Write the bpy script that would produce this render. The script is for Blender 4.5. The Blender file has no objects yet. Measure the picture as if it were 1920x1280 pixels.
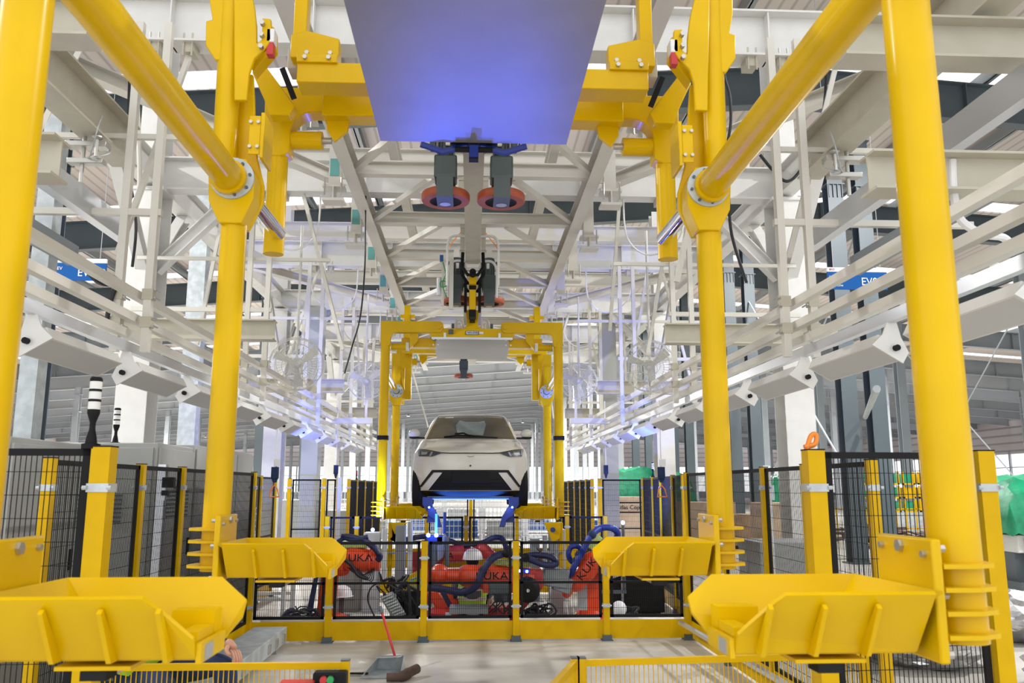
import bpy, bmesh, math, random
from math import sin, cos, pi, radians, sqrt, atan, atan2, tan
from mathutils import Vector, Matrix, Euler
V = Vector
random.seed(7)
SC = bpy.context.scene
COL = SC.collection

# ------------------------------------------------------------------ camera
FPX = 1560.0; EYE = 1.6
YAW = atan(77 / sqrt(1560**2 + 274**2)); PITCH = atan(274 / FPX)
cam = bpy.data.cameras.new('camera'); camo = bpy.data.objects.new('camera', cam); COL.objects.link(camo)
cam.sensor_width = 36; cam.lens = FPX / 1920 * 36; cam.clip_end = 400; cam.clip_start = 0.05
camo.location = (0, 0, EYE); camo.rotation_euler = (pi / 2 + PITCH, 0, -YAW)
cam.dof.use_dof = True; cam.dof.focus_distance = 9.5; cam.dof.aperture_fstop = 5.0
SC.camera = camo
SC.view_settings.view_transform = 'Standard'; SC.view_settings.look = 'None'
SC.view_settings.gamma = 1; SC.view_settings.use_curve_mapping = False
SC.view_settings.exposure = 0.40
_fw = V((sin(YAW) * cos(PITCH), cos(YAW) * cos(PITCH), sin(PITCH)))
_rt = V((cos(YAW), -sin(YAW), 0)); _up = _rt.cross(_fw)
def at(x, y, X=None, Y=None, Z=None):
    """point of the place seen at photo pixel x, y on the plane X=, Y= or Z="""
    r = _fw + _rt * ((x - 960) / FPX) + _up * ((640 - y) / FPX)
    t = X / r.x if X is not None else (Y / r.y if Y is not None else (Z - EYE) / r.z)
    return V((r.x * t, r.y * t, r.z * t + EYE))

# ------------------------------------------------------------------ daylight
w = bpy.data.worlds.new('daylight'); SC.world = w; w.use_nodes = True
bg = w.node_tree.nodes['Background']; bg.inputs[0].default_value = (0.98, 0.985, 1.0, 1); bg.inputs[1].default_value = 1.3
def lamp(name, kind, loc, energy, color=(1, 1, 1), size=1.0, rot=(0, 0, 0), size_y=None, spot=None, parent=None):
    l = bpy.data.lights.new(name, kind); l.energy = energy; l.color = color
    if kind == 'AREA':
        l.size = size
        if size_y: l.shape = 'RECTANGLE'; l.size_y = size_y
    elif kind == 'SPOT':
        l.spot_size = spot; l.shadow_soft_size = size; l.spot_blend = 0.6
    else: l.shadow_soft_size = size
    o = bpy.data.objects.new(name, l); COL.objects.link(o); o.location = loc; o.rotation_euler = rot
    return o
def aim(o, p):
    o.rotation_euler = (V(p) - o.location).to_track_quat('-Z', 'Y').to_euler()
    return o

# ------------------------------------------------------------------ materials
def mat(name, col, rough=0.5, metal=0.0, noise=0.0, nscale=6.0, bump=0.0, bscale=40, emit=None, estr=0, coat=0, col2=None, spec=0.5, alpha=None):
    m = bpy.data.materials.new(name); m.use_nodes = True
    nt = m.node_tree; b = nt.nodes['Principled BSDF']
    b.inputs['Base Color'].default_value = (*col, 1); b.inputs['Roughness'].default_value = rough
    b.inputs['Metallic'].default_value = metal; b.inputs['Coat Weight'].default_value = coat
    b.inputs['Coat Roughness'].default_value = 0.12
    b.inputs['Specular IOR Level'].default_value = spec
    if emit: b.inputs['Emission Color'].default_value = (*emit, 1); b.inputs['Emission Strength'].default_value = estr
    if noise or col2:
        tc = nt.nodes.new('ShaderNodeTexCoord'); n = nt.nodes.new('ShaderNodeTexNoise')
        n.inputs['Scale'].default_value = nscale; n.inputs['Detail'].default_value = 6
        nt.links.new(tc.outputs['Object'], n.inputs['Vector'])
        mx = nt.nodes.new('ShaderNodeMix'); mx.data_type = 'RGBA'
        c2 = col2 or tuple(c * (1 - noise) for c in col)
        mx.inputs[6].default_value = (*col, 1); mx.inputs[7].default_value = (*c2, 1)
        rp = nt.nodes.new('ShaderNodeValToRGB'); rp.color_ramp.elements[0].position = 0.4; rp.color_ramp.elements[1].position = 0.65
        nt.links.new(n.outputs['Fac'], rp.inputs[0]); nt.links.new(rp.outputs[0], mx.inputs[0])
        nt.links.new(mx.outputs[2], b.inputs['Base Color'])
    if bump:
        tc = nt.nodes.new('ShaderNodeTexCoord'); n = nt.nodes.new('ShaderNodeTexNoise'); n.inputs['Scale'].default_value = bscale
        nt.links.new(tc.outputs['Object'], n.inputs['Vector'])
        bp = nt.nodes.new('ShaderNodeBump'); bp.inputs['Strength'].default_value = bump; bp.inputs['Distance'].default_value = 0.02
        nt.links.new(n.outputs['Fac'], bp.inputs['Height']); nt.links.new(bp.outputs[0], b.inputs['Normal'])
    return m
M = {}
M['yellow'] = mat('yellow_paint', (0.72, 0.45, 0.0), 0.30, noise=0.09, nscale=3, coat=0.05, spec=0.18)
M['yellow2'] = mat('yellow_fence_paint', (0.66, 0.40, 0.0), 0.42, noise=0.08, spec=0.15)
M['white'] = mat('cream_steel_paint', (0.68, 0.66, 0.60), 0.42, noise=0.06, nscale=1.5)
M['white2'] = mat('white_steel_paint', (0.72, 0.72, 0.70), 0.4, noise=0.05)
M['beige'] = mat('beige_beam_paint', (0.52, 0.49, 0.40), 0.45, noise=0.08)
M['alu'] = mat('aluminium', (0.62, 0.64, 0.68), 0.32, 0.75)
M['galv'] = mat('galvanised_steel', (0.42, 0.46, 0.48), 0.45, 0.35, col2=(0.55, 0.60, 0.62), nscale=9)
M['chrome'] = mat('chrome', (0.75, 0.75, 0.78), 0.06, 1.0)
M['steel'] = mat('bolt_steel', (0.50, 0.49, 0.46), 0.35, 0.8)
M['black'] = mat('black_paint', (0.008, 0.008, 0.009), 0.6, spec=.2)
M['blackrub'] = mat('black_rubber', (0.012, 0.012, 0.013), 0.75, spec=.25)
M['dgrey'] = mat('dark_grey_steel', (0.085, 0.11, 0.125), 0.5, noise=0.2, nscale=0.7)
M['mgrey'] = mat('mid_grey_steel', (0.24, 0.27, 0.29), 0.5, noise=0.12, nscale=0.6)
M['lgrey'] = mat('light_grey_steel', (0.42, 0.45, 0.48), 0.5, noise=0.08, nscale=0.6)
M['purlin'] = mat('galvanised_purlin', (0.26, 0.28, 0.29), 0.45, 0.2)
M['motor'] = mat('grey_green_motor', (0.055, 0.075, 0.075), 0.4)
M['orange'] = mat('orange_polyurethane', (0.42, 0.085, 0.03), 0.5, noise=0.2)
M['kuka'] = mat('robot_orange', (0.80, 0.065, 0.012), 0.35, coat=0.3)
M['kuka2'] = mat('robot_red', (0.48, 0.03, 0.03), 0.4, coat=0.2)
M['hose'] = mat('navy_hose', (0.012, 0.02, 0.09), 0.45, coat=0.1)
M['hoseblue'] = mat('blue_hose', (0.01, 0.035, 0.30), 0.4)
M['hosek'] = mat('black_hose', (0.012, 0.013, 0.02), 0.5)
M['teal'] = mat('teal_label', (0.12, 0.36, 0.34), 0.6)
M['paper'] = mat('white_label', (0.75, 0.75, 0.73), 0.7)
M['red'] = mat('red_paint', (0.50, 0.02, 0.025), 0.4)
M['green'] = mat('green_plastic', (0.02, 0.30, 0.08), 0.4)
M['sheet'] = mat('brushed_aluminium_sheet', (0.34, 0.335, 0.33), 0.42, 0.55, noise=0.10, nscale=2.0, bump=0.05, bscale=3)
M['cab'] = mat('cabinet_grey', (0.36, 0.37, 0.36), 0.5, noise=0.04)
M['cabd'] = mat('cabinet_grey_side', (0.20, 0.21, 0.21), 0.5)
M['sign'] = mat('sign_blue', (0.0, 0.085, 0.33), 0.6, spec=.2)
M['signw'] = mat('sign_white', (0.80, 0.80, 0.80), 0.5)
M['tarp'] = mat('green_tarp', (0.005, 0.30, 0.14), 0.35, noise=0.35, nscale=5, bump=.7, bscale=5)
M['foil'] = mat('silver_foil', (0.62, 0.62, 0.63), 0.22, 0.9, bump=0.6, bscale=9)
M['wood'] = mat('bare_plywood', (0.42, 0.27, 0.15), 0.7, noise=0.25, nscale=5)
M['card'] = mat('crate_board', (0.58, 0.44, 0.31), 0.75, noise=0.12, nscale=3)
M['rust'] = mat('rusty_scrap', (0.09, 0.05, 0.035), 0.7, noise=0.4, nscale=8)
M['skin'] = mat('skin', (0.52, 0.27, 0.18), 0.5)
M['navy'] = mat('navy_workwear', (0.012, 0.03, 0.10), 0.85, noise=0.3, nscale=12)
M['hivis'] = mat('hi_vis_lime', (0.42, 0.75, 0.04), 0.7)
M['refl'] = mat('reflective_band', (0.62, 0.63, 0.60), 0.35, 0.3)
M['helmet'] = mat('white_helmet', (0.74, 0.76, 0.80), 0.3, coat=0.3)
M['carw'] = mat('cream_white_car_paint', (0.60, 0.585, 0.52), 0.25, coat=0.8)
M['glass'] = mat('dark_windscreen_glass', (0.07, 0.068, 0.058), 0.22, coat=0.0, spec=0.6)
M['screenrefl'] = mat('pale_screen_reflection', (0.24, 0.30, 0.31), 0.3)  # reflection in the windscreen, put in as a pale colour
M['trim'] = mat('black_car_trim', (0.007, 0.007, 0.008), 0.5, spec=.25)
M['lampg'] = mat('headlamp_glass', (0.04, 0.043, 0.05), 0.25)
M['lampin'] = mat('headlamp_silver', (0.26, 0.28, 0.31), 0.4)
M['bluelit'] = mat('blue_steel_tool', (0.01, 0.035, 0.20), 0.4)
M['led'] = mat('blue_led', (0.2, 0.3, 1.0), 0.3, emit=(0.14, 0.26, 1.0), estr=16)
M['ledcy'] = mat('cyan_led_strip', (0.1, 0.4, 1.0), 0.3, emit=(0.03, 0.16, 1.0), estr=2.6)
M['lens'] = mat('added_lamp_lens', (1, 1, 1), 0.5, emit=(1, 0.98, 0.95), estr=6)
M['opal'] = mat('opal_lens', (0.55, 0.56, 0.56), 0.5)
M['fang'] = mat('fan_grey', (0.62, 0.62, 0.58), 0.4)
M['orangepl'] = mat('orange_plastic', (0.85, 0.25, 0.02), 0.4)
M['lime'] = mat('lime_sleeve', (0.45, 0.58, 0.18), 0.5, noise=0.3, nscale=30)
M['cagew'] = mat('white_cage_wire', (0.65, 0.67, 0.68), 0.4, 0.2)
M['bin'] = mat('blue_bin', (0.02, 0.10, 0.35), 0.5)
# concrete floor
def floor_mat():
    m = mat('pale_concrete', (0.45, 0.435, 0.40), 0.42); nt = m.node_tree; b = nt.nodes['Principled BSDF']
    tc = nt.nodes.new('ShaderNodeTexCoord'); mp = nt.nodes.new('ShaderNodeMapping'); mp.inputs['Scale'].default_value = (0.35, 1.6, 1)
    n = nt.nodes.new('ShaderNodeTexNoise'); n.inputs['Scale'].default_value = 1.2; n.inputs['Detail'].default_value = 9; n.inputs['Roughness'].default_value = 0.65
    rp = nt.nodes.new('ShaderNodeValToRGB')
    rp.color_ramp.elements[0].position = 0.3; rp.color_ramp.elements[0].color = (0.40, 0.385, 0.35, 1)
    rp.color_ramp.elements[1].position = 0.7; rp.color_ramp.elements[1].color = (0.60, 0.58, 0.54, 1)
    nt.links.new(tc.outputs['Object'], mp.inputs[0]); nt.links.new(mp.outputs[0], n.inputs['Vector'])
    nt.links.new(n.outputs['Fac'], rp.inputs[0]); nt.links.new(rp.outputs[0], b.inputs['Base Color'])
    return m
M['floor'] = floor_mat()
def corr_mat(name, c1, c2, scale, axis='Y', rough=0.55):
    m = mat(name, c1, rough); nt = m.node_tree; b = nt.nodes['Principled BSDF']
    tc = nt.nodes.new('ShaderNodeTexCoord'); wv = nt.nodes.new('ShaderNodeTexWave'); wv.bands_direction = axis
    wv.inputs['Scale'].default_value = scale; wv.inputs['Distortion'].default_value = 0
    rp = nt.nodes.new('ShaderNodeValToRGB'); rp.color_ramp.elements[0].position = 0.0; rp.color_ramp.elements[0].color = (*c2, 1)
    rp.color_ramp.elements[1].position = 0.25; rp.color_ramp.elements[1].color = (*c1, 1)
    nt.links.new(tc.outputs['Object'], wv.inputs['Vector']); nt.links.new(wv.outputs['Fac'], rp.inputs[0]); nt.links.new(rp.outputs[0], b.inputs['Base Color'])
    return m
M['roof'] = corr_mat('pinkish_roof_sheet', (0.62, 0.55, 0.51), (0.42, 0.37, 0.34), 1.1, 'X')
M['wallsheet'] = corr_mat('grey_wall_sheet', (0.72, 0.66, 0.66), (0.42, 0.40, 0.41), 0.45, 'Z')

# ------------------------------------------------------------------ mesh builder
class MB:
    def __init__(s): s.bm = bmesh.new()
    def _faces(s, vs, fs):
        v = [s.bm.verts.new(p) for p in vs]
        for f in fs:
            try: s.bm.faces.new([v[i] for i in f])
            except ValueError: pass
        return s
    BF = [(0, 3, 2, 1), (4, 5, 6, 7), (0, 1, 5, 4), (1, 2, 6, 5), (2, 3, 7, 6), (3, 0, 4, 7)]
    def box(s, x0, x1, y0, y1, z0, z1):
        if x0 > x1: x0, x1 = x1, x0
        return s._faces([(x0, y0, z0), (x1, y0, z0), (x1, y1, z0), (x0, y1, z0), (x0, y0, z1), (x1, y0, z1), (x1, y1, z1), (x0, y1, z1)], MB.BF)
    def cb(s, c, d, rot=(0, 0, 0)):
        R = Euler(rot).to_matrix(); c = V(c)
        return s._faces([c + R @ V((a * d[0] / 2, b * d[1] / 2, e * d[2] / 2)) for e in (-1, 1) for a, b in ((-1, -1), (1, -1), (1, 1), (-1, 1))], MB.BF)
    def bar(s, p0, p1, w, h, up=(0, 0, 1)):
        p0 = V(p0); p1 = V(p1); d = (p1 - p0).normalized(); u = V(up)
        if abs(d.dot(u)) > 0.98: u = V((0, 1, 0)) if abs(d.y) < .9 else V((1, 0, 0))
        a = d.cross(u).normalized(); u = a.cross(d)
        q = []
        for p in (p0, p1):
            for i, j in ((-1, -1), (1, -1), (1, 1), (-1, 1)): q.append(p + a * (i * w / 2) + u * (j * h / 2))
        return s._faces(q, MB.BF)
    def ib(s, p0, p1, w, h, tf=0.014, tw=0.01, up=(0, 0, 1)):
        p0 = V(p0); p1 = V(p1); d = (p1 - p0).normalized(); u = V(up)
        if abs(d.dot(u)) > 0.98: u = V((0, 1, 0))
        a = d.cross(u).normalized(); u = a.cross(d)
        o = u * (h / 2 - tf / 2)
        s.bar(p0 + o, p1 + o, w, tf, u); s.bar(p0 - o, p1 - o, w, tf, u); s.bar(p0, p1, tw, h - 2 * tf, u)
        return s
    def tube(s, p0, p1, r, r2=None, n=16, caps=True):
        return s.path([p0, p1], [r, r if r2 is None else r2], n, caps)
    def path(s, pts, r, n=8, caps=True, closed=False):
        pts = [V(p) for p in pts]; k = len(pts); rs = r if isinstance(r, (list, tuple)) else [r] * k
        rings = []; pa = None
        for i, p in enumerate(pts):
            if closed: d = pts[(i + 1) % k] - pts[i - 1]
            elif i == 0: d = pts[1] - p
            elif i == k - 1: d = p - pts[i - 1]
            else: d = (pts[i + 1] - p).normalized() + (p - pts[i - 1]).normalized()
            if d.length < 1e-9: d = V((0, 0, 1))
            d.normalize()
            if pa is None:
                pa = d.cross(V((0, 0, 1)) if abs(d.z) < .9 else V((1, 0, 0))).normalized()
            else:
                pa = (pa - d * pa.dot(d)); pa.normalize()
            b = d.cross(pa)
            rings.append([s.bm.verts.new(p + (pa * cos(2 * pi * j / n) + b * sin(2 * pi * j / n)) * rs[i]) for j in range(n)])
        m = k if closed else k - 1
        for i in range(m):
            A = rings[i]; B = rings[(i + 1) % k]
            for j in range(n):
                try: s.bm.faces.new((A[j], A[(j + 1) % n], B[(j + 1) % n], B[j]))
                except ValueError: pass
        if caps and not closed:
            s.bm.faces.new(rings[0][::-1]); s.bm.faces.new(rings[-1])
        return s
    def ring(s, c, R, r, axis=(0, 0, 1), n=24, m=6):
        a = V(axis).normalized(); u = a.cross(V((1, 0, 0)) if abs(a.x) < .9 else V((0, 1, 0))).normalized(); v = a.cross(u)
        return s.path([V(c) + (u * cos(2 * pi * i / n) + v * sin(2 * pi * i / n)) * R for i in range(n)], r, m, closed=True)
    def prism(s, pts, axis, a, b):
        f = {'x': lambda p, t: (t, p[0], p[1]), 'y': lambda p, t: (p[0], t, p[1]), 'z': lambda p, t: (p[0], p[1], t)}[axis]
        A = [s.bm.verts.new(f(p, a)) for p in pts]; B = [s.bm.verts.new(f(p, b)) for p in pts]; n = len(pts)
        s.bm.faces.new(A); s.bm.faces.new(B[::-1])
        for i in range(n): s.bm.faces.new((A[i], B[i], B[(i + 1) % n], A[(i + 1) % n]))
        return s
    def hexa(s, q): return s._faces(q, MB.BF)
    def plate(s, q, t):
        """a plate of thickness t from a planar/any quad list"""
        q = [V(p) for p in q]; n = (q[1] - q[0]).cross(q[2] - q[0]).normalized() * t
        A = [s.bm.verts.new(p) for p in q]; B = [s.bm.verts.new(p + n) for p in q]; k = len(q)
        s.bm.faces.new(A[::-1]); s.bm.faces.new(B)
        for i in range(k): s.bm.faces.new((A[i], A[(i + 1) % k], B[(i + 1) % k], B[i]))
        return s
    def lathe(s, prof, c=(0, 0, 0), axis=(0, 0, 1), n=24):
        a = V(axis).normalized(); u = a.cross(V((1, 0, 0)) if abs(a.x) < .9 else V((0, 1, 0))).normalized(); v = a.cross(u); c = V(c)
        R = []
        for r, z in prof:
            if r < 1e-5: R.append([s.bm.verts.new(c + a * z)])
            else: R.append([s.bm.verts.new(c + a * z + (u * cos(2 * pi * j / n) + v * sin(2 * pi * j / n)) * r) for j in range(n)])
        for A, B in zip(R, R[1:]):
            for j in range(n):
                k = (j + 1) % n
                q = [A[0] if len(A) == 1 else A[j], A[0] if len(A) == 1 else A[k], B[0] if len(B) == 1 else B[k], B[0] if len(B) == 1 else B[j]]
                q2 = []
                for x in q:
                    if x not in q2: q2.append(x)
                if len(q2) > 2:
                    try: s.bm.faces.new(q2)
                    except ValueError: pass
        return s
    def sphere(s, c, r, n=16, sc=(1, 1, 1)):
        c = V(c); bmesh.ops.create_uvsphere(s.bm, u_segments=n, v_segments=n // 2 + 2, radius=r, matrix=Matrix.Translation(c) @ Matrix.Diagonal((*sc, 1)))
        return s
    def parts(s, name, m, parent=None, **kw):
        """one object for each separate piece"""
        s.bm.verts.ensure_lookup_table(); s.bm.verts.index_update(); seen = set(); out = []
        for v0 in s.bm.verts:
            if v0.index in seen: continue
            st = [v0]; isl = []; seen.add(v0.index)
            while st:
                v = st.pop(); isl.append(v)
                for e in v.link_edges:
                    w_ = e.other_vert(v)
                    if w_.index not in seen: seen.add(w_.index); st.append(w_)
            fs = {f for v in isl for f in v.link_faces}; q = MB(); mp = {v.index: q.bm.verts.new(v.co) for v in isl}
            for f in fs: q.bm.faces.new([mp[v.index] for v in f.verts])
            out.append(q.obj(name, m, parent, **kw))
        s.bm.free(); return out
    def obj(s, name, m, parent=None, ang=35, bevel=0, smooth=True):
        me = bpy.data.meshes.new(name)
        bmesh.ops.recalc_face_normals(s.bm, faces=s.bm.faces)
        if parent is not None:
            o = V((0, 0, 0)); p = parent
            while p: o += p.location; p = p.parent
            bmesh.ops.translate(s.bm, verts=s.bm.verts, vec=-o)
            parent_origin = o
        s.bm.to_mesh(me); s.bm.free()
        for k in (m if isinstance(m, (list, tuple)) else [m]): me.materials.append(M[k])
        if smooth:
            me.shade_smooth(); me.set_sharp_from_angle(angle=radians(ang))
        ob = bpy.data.objects.new(name, me); COL.objects.link(ob)
        if parent is not None: ob.parent = parent
        if bevel:
            md = ob.modifiers.new('bevel', 'BEVEL'); md.width = bevel; md.segments = 2; md.limit_method = 'ANGLE'
        return ob
def tag(o, label=None, cat=None, group=None, kind=None):
    if label: o['label'] = label
    if cat: o['category'] = cat
    if group: o['group'] = group
    if kind: o['kind'] = kind
    return o
def thing(name, label, cat, loc=(0, 0, 0), group=None):
    o = bpy.data.objects.new(name, None); COL.objects.link(o); o.location = loc; o.empty_display_size = .2
    return tag(o, label, cat, group)
def copy_tree(o, parent=None):
    c = o.copy(); COL.objects.link(c); c.parent = parent
    for ch in list(o.children): copy_tree(ch, c)
    return c
def catmull(pts, k=6):
    pts = [V(p) for p in pts]; out = []
    P = [pts[0]] + pts + [pts[-1]]
    for i in range(1, len(P) - 2):
        a, b, c, d = P[i - 1:i + 3]
        for j in range(k):
            t = j / k
            out.append(0.5 * ((2 * b) + (c - a) * t + (2 * a - 5 * b + 4 * c - d) * t * t + (3 * b - a - 3 * c + d) * t ** 3))
    out.append(pts[-1]); return out
def text(s, size, m, loc, rot, parent=None, name='lettering', ext=0.002, align='CENTER', sx=1.0):
    cu = bpy.data.curves.new('t', 'FONT'); cu.body = s; cu.size = size; cu.extrude = ext; cu.align_x = align; cu.align_y = 'CENTER'
    t = bpy.data.objects.new('t', cu); COL.objects.link(t)
    me = bpy.data.meshes.new_from_object(t.evaluated_get(bpy.context.evaluated_depsgraph_get()))
    bpy.data.objects.remove(t); me.materials.clear(); me.materials.append(M[m])
    R = rot.to_matrix().to_4x4() if isinstance(rot, Euler) else rot
    off = V((0, 0, 0)); p = parent
    while p: off += p.location; p = p.parent
    me.transform(Matrix.Translation(V(loc) - off) @ R @ Matrix.Diagonal((sx, 1, 1, 1)))
    o = bpy.data.objects.new(name, me); COL.objects.link(o)
    if parent: o.parent = parent
    return o
FRONT = Euler((pi / 2, 0, 0))     # lettering that faces the camera side (-Y)
ORD = ['first', 'second', 'third', 'fourth', 'fifth', 'sixth', 'seventh', 'eighth', 'ninth', 'tenth', 'eleventh', 'twelfth', 'thirteenth', 'fourteenth', 'fifteenth', 'sixteenth', 'seventeenth', 'eighteenth', 'nineteenth', 'twentieth', 'twenty-first', 'twenty-second', 'twenty-third', 'twenty-fourth', 'twenty-fifth', 'twenty-sixth', 'twenty-seventh', 'twenty-eighth', 'twenty-ninth', 'thirtieth', 'thirty-first', 'thirty-second', 'thirty-third', 'thirty-fourth', 'thirty-fifth', 'thirty-sixth', 'thirty-seventh', 'thirty-eighth', 'thirty-ninth', 'fortieth', 'forty-first', 'forty-second', 'forty-third', 'forty-fourth', 'forty-fifth', 'forty-sixth', 'forty-seventh', 'forty-eighth', 'forty-ninth', 'fiftieth']
SIDE = {-1: 'left', 1: 'right'}
# ================================================================== the hall
def structure(o): o['kind'] = 'structure'; return o
RIDGE = 7.0; ZR = 11.0; SL = 0.07
def roofz(x): return ZR - abs(x - RIDGE) * SL
structure(MB().box(-46, 50, -4, 132, -0.3, 0).obj('floor', 'floor'))
# roof in sheets with open skylight gaps between them
b = MB()
ys = [2.0 + 8 * i for i in range(17)]
for i in range(16):
    y0 = ys[i]; y1 = y0 + 7.1
    for xa, xb in ((-46, RIDGE), (RIDGE, 50)):
        segs = [(xa, xa * .5 + xb * .5 - .5), (xa * .5 + xb * .5 + .5, xb)]
        for a, c in segs:
            b.hexa([(a, y0, roofz(a) + .42), (c, y0, roofz(c) + .42), (c, y1, roofz(c) + .42), (a, y1, roofz(a) + .42), (a, y0, roofz(a) + .47), (c, y0, roofz(c) + .47), (c, y1, roofz(c) + .47), (a, y1, roofz(a) + .47)])
structure(b.obj('ceiling', 'roof', smooth=False))
# walls: sheeting above an open daylight band
for nm, x in (('left', -45), ('right', 49)):
    b = MB().box(x - .1, x + .1, -4, 131, 4.6, roofz(x) + .4)
    for z in (5.4, 6.2, 7.0): b.box(x - .2, x + .2, -4, 131, z, z + .08)
    structure(b.obj('wall_' + nm, 'wallsheet', smooth=False))
structure(MB().prism([(-45, 4.8), (49, 4.8), (49, roofz(49) + .3), (RIDGE, ZR + .3), (-45, roofz(-45) + .3)], 'y', 131, 131.2).obj('wall_far', 'wallsheet', smooth=False))
for nm, a, c in (('left', (-44.9, -4), (-44.9, 131)), ('right', (48.9, -4), (48.9, 131)), ('far', (-45, 131.1), (49, 131.1))):
    b = MB()
    b.bar((*a, 0.5), (*c, 0.5), .12, 1.0); L = (V(c) - V(a)).length; n = int(L / 3)
    for i in range(n + 1):
        p = V(a).lerp(V(c), i / n); b.box(p.x - .09, p.x + .09, p.y - .09, p.y + .09, 0, 4.9)
    for z in (2.0, 3.4): b.bar((*a, z), (*c, z), .08, .08)
    structure(b.obj({'left': 'window_1', 'right': 'window_2', 'far': 'window_3'}[nm], 'lgrey', smooth=False))
# rafters
RY = [9.3, 17.3, 25.3, 33.3, 41.3, 49.3] + [54.5 + 4.8 * i for i in range(16)]
for i, y in enumerate(RY):
    b = MB()
    for xa, xb in ((-45, RIDGE), (RIDGE, 49)):
        za, zb = roofz(xa), roofz(xb)
        b.ib((xa, y, za - .45), (xb, y, zb - .45), .30, .9, .03, .03)
        n = 10
        for k in range(1, n):
            x = xa + (xb - xa) * k / n; z = roofz(x)
            b.bar((x, y - .04, z - .88), (x, y - .04, z - .02), .03, .22)
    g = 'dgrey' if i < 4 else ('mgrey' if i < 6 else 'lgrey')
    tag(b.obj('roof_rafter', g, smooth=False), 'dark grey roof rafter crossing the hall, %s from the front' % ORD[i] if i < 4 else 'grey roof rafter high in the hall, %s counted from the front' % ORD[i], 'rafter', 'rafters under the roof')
# purlins
k = 0
for i in range(26):
    x = -24 + 2.1 * i
    if abs(x - RIDGE) < .3: x += .5
    z = roofz(x) + .2
    b = MB().bar((x, 1, z), (x, 131, z), .07, .26); b.bar((x + .06, 1, z + .12), (x + .06, 131, z + .12), .12, .02); b.bar((x + .06, 1, z - .12), (x + .06, 131, z - .12), .12, .02)
    tag(b.obj('roof_purlin', 'purlin', smooth=False), 'galvanised roof purlin running down the hall, %s from the left' % ORD[i], 'purlin', 'purlins under the roof')
# hall columns
def hall_column(x, y, m, label, w=.34, grp='tall steel columns of the hall'):
    t = thing('steel_column', label, 'column', (x, y, 0), grp)
    b = MB(); h = roofz(x) - .85
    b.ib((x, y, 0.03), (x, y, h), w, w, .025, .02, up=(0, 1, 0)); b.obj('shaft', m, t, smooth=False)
    c = MB().box(x - w * .7, x + w * .7, y - w * .7, y + w * .7, 0, .03)
    for z in (h - .5, h - 1.6): c.box(x - w * .62, x + w * .62, y - w * .62, y + w * .62, z, z + .03)
    for i in range(4): c.box(x - w * .5 + i * w * .3, x - w * .5 + i * w * .3 + .02, y - w * .6, y - w * .5, h - 1.9, h - 1.6)
    c.obj('base_plate', m, t, smooth=False)
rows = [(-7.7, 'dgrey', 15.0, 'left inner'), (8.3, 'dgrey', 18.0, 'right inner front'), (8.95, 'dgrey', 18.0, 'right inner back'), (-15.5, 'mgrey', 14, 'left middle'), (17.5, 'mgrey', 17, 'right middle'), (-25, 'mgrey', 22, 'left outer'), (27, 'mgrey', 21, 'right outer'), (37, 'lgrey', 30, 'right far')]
for x, m, y0, nm in rows:
    for j in range(14):
        y = y0 + 8.0 * j
        if y > 128: break
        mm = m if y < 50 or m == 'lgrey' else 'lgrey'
        if x == -7.7 and j == 1: mm = 'galv'
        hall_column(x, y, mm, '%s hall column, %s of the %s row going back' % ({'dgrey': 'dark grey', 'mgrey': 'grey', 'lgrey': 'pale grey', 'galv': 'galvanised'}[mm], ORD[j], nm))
# rod bracing between right hand columns
for j, (xa, ya, xb, yb) in enumerate(((8.9, 18.2, 8.9, 25.8), (17.5, 17, 17.5, 25), (17.5, 25, 17.5, 33), (27, 21, 27, 29))):
    b = MB().tube((xa, ya, .8), (xb, yb, 7.5), .025, n=6); b.tube((xa, ya, 7.5), (xb, yb, .8), .025, n=6)
    tag(b.obj('cross_brace', 'lgrey'), 'thin crossed rod bracing between grey columns on the right, %s outward' % ORD[j], 'brace', 'rod bracing')
for z, x in ((4.5, 0), (3.2, 0)):
    pass
tag(MB().ib((8.3, 10.5, 3.55), (22, 13.5, 3.55), .2, .35).obj('grey_side_beam', 'mgrey', smooth=False), 'grey beam crossing at far right behind the right column', 'beam')
tag(MB().tube((8.5, 17.6, 3.1), (5.4, 10.8, 2.9), .05).obj('side_pipe', 'lgrey'), 'pale grey pipe running to the dark pair of columns', 'pipe')
if 0: tag(MB().bar(at(1690, 820, Y=9), at(1800, 1060, Y=9), .01, .01).obj('guy_wire', 'black'), 'thin black guy wire beside right yellow column', 'wire')

# made-up bay lamps, added under the roof to brighten the hall
for i, (x, y) in enumerate([(-9.5, 6), (9.8, 6), (-9.5, 14), (9.8, 14), (-9.5, 22), (9.8, 22), (-3.2, 30), (3.2, 30), (-9.5, 38), (9.8, 38), (-6.5, 46), (-12, 54), (12, 54), (6.5, 66), (-6.5, 86), (6.5, 106), (-24, 36), (-24, 62), (-30, 96), (26, 44)]):
    z = roofz(x) - 1.2
    t = thing('added_bay_lamp', 'added round fill lamp under the roof, %s going back' % ORD[i], 'added lamp', (x, y, z), 'added fill lamps')
    MB().lathe([(0, .22), (.07, .2), (.09, .08), (.2, 0), (.21, -.02)], (x, y, z)).tube((x, y, z + .2), (x, y, z + 1.4), .012, n=6).obj('housing', 'mgrey', t)
    MB().lathe([(0, -.005), (.18, -.005)], (x, y, z)).obj('lens', 'lens', t)
    l = lamp('added_bay_light', 'AREA', (x, y, z - .06), 760 if y < 40 else 2600, (1, .985, .96), .4); l.data.shape = 'DISK'; l.parent = t; l.location = (0, 0, -.06)

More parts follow.
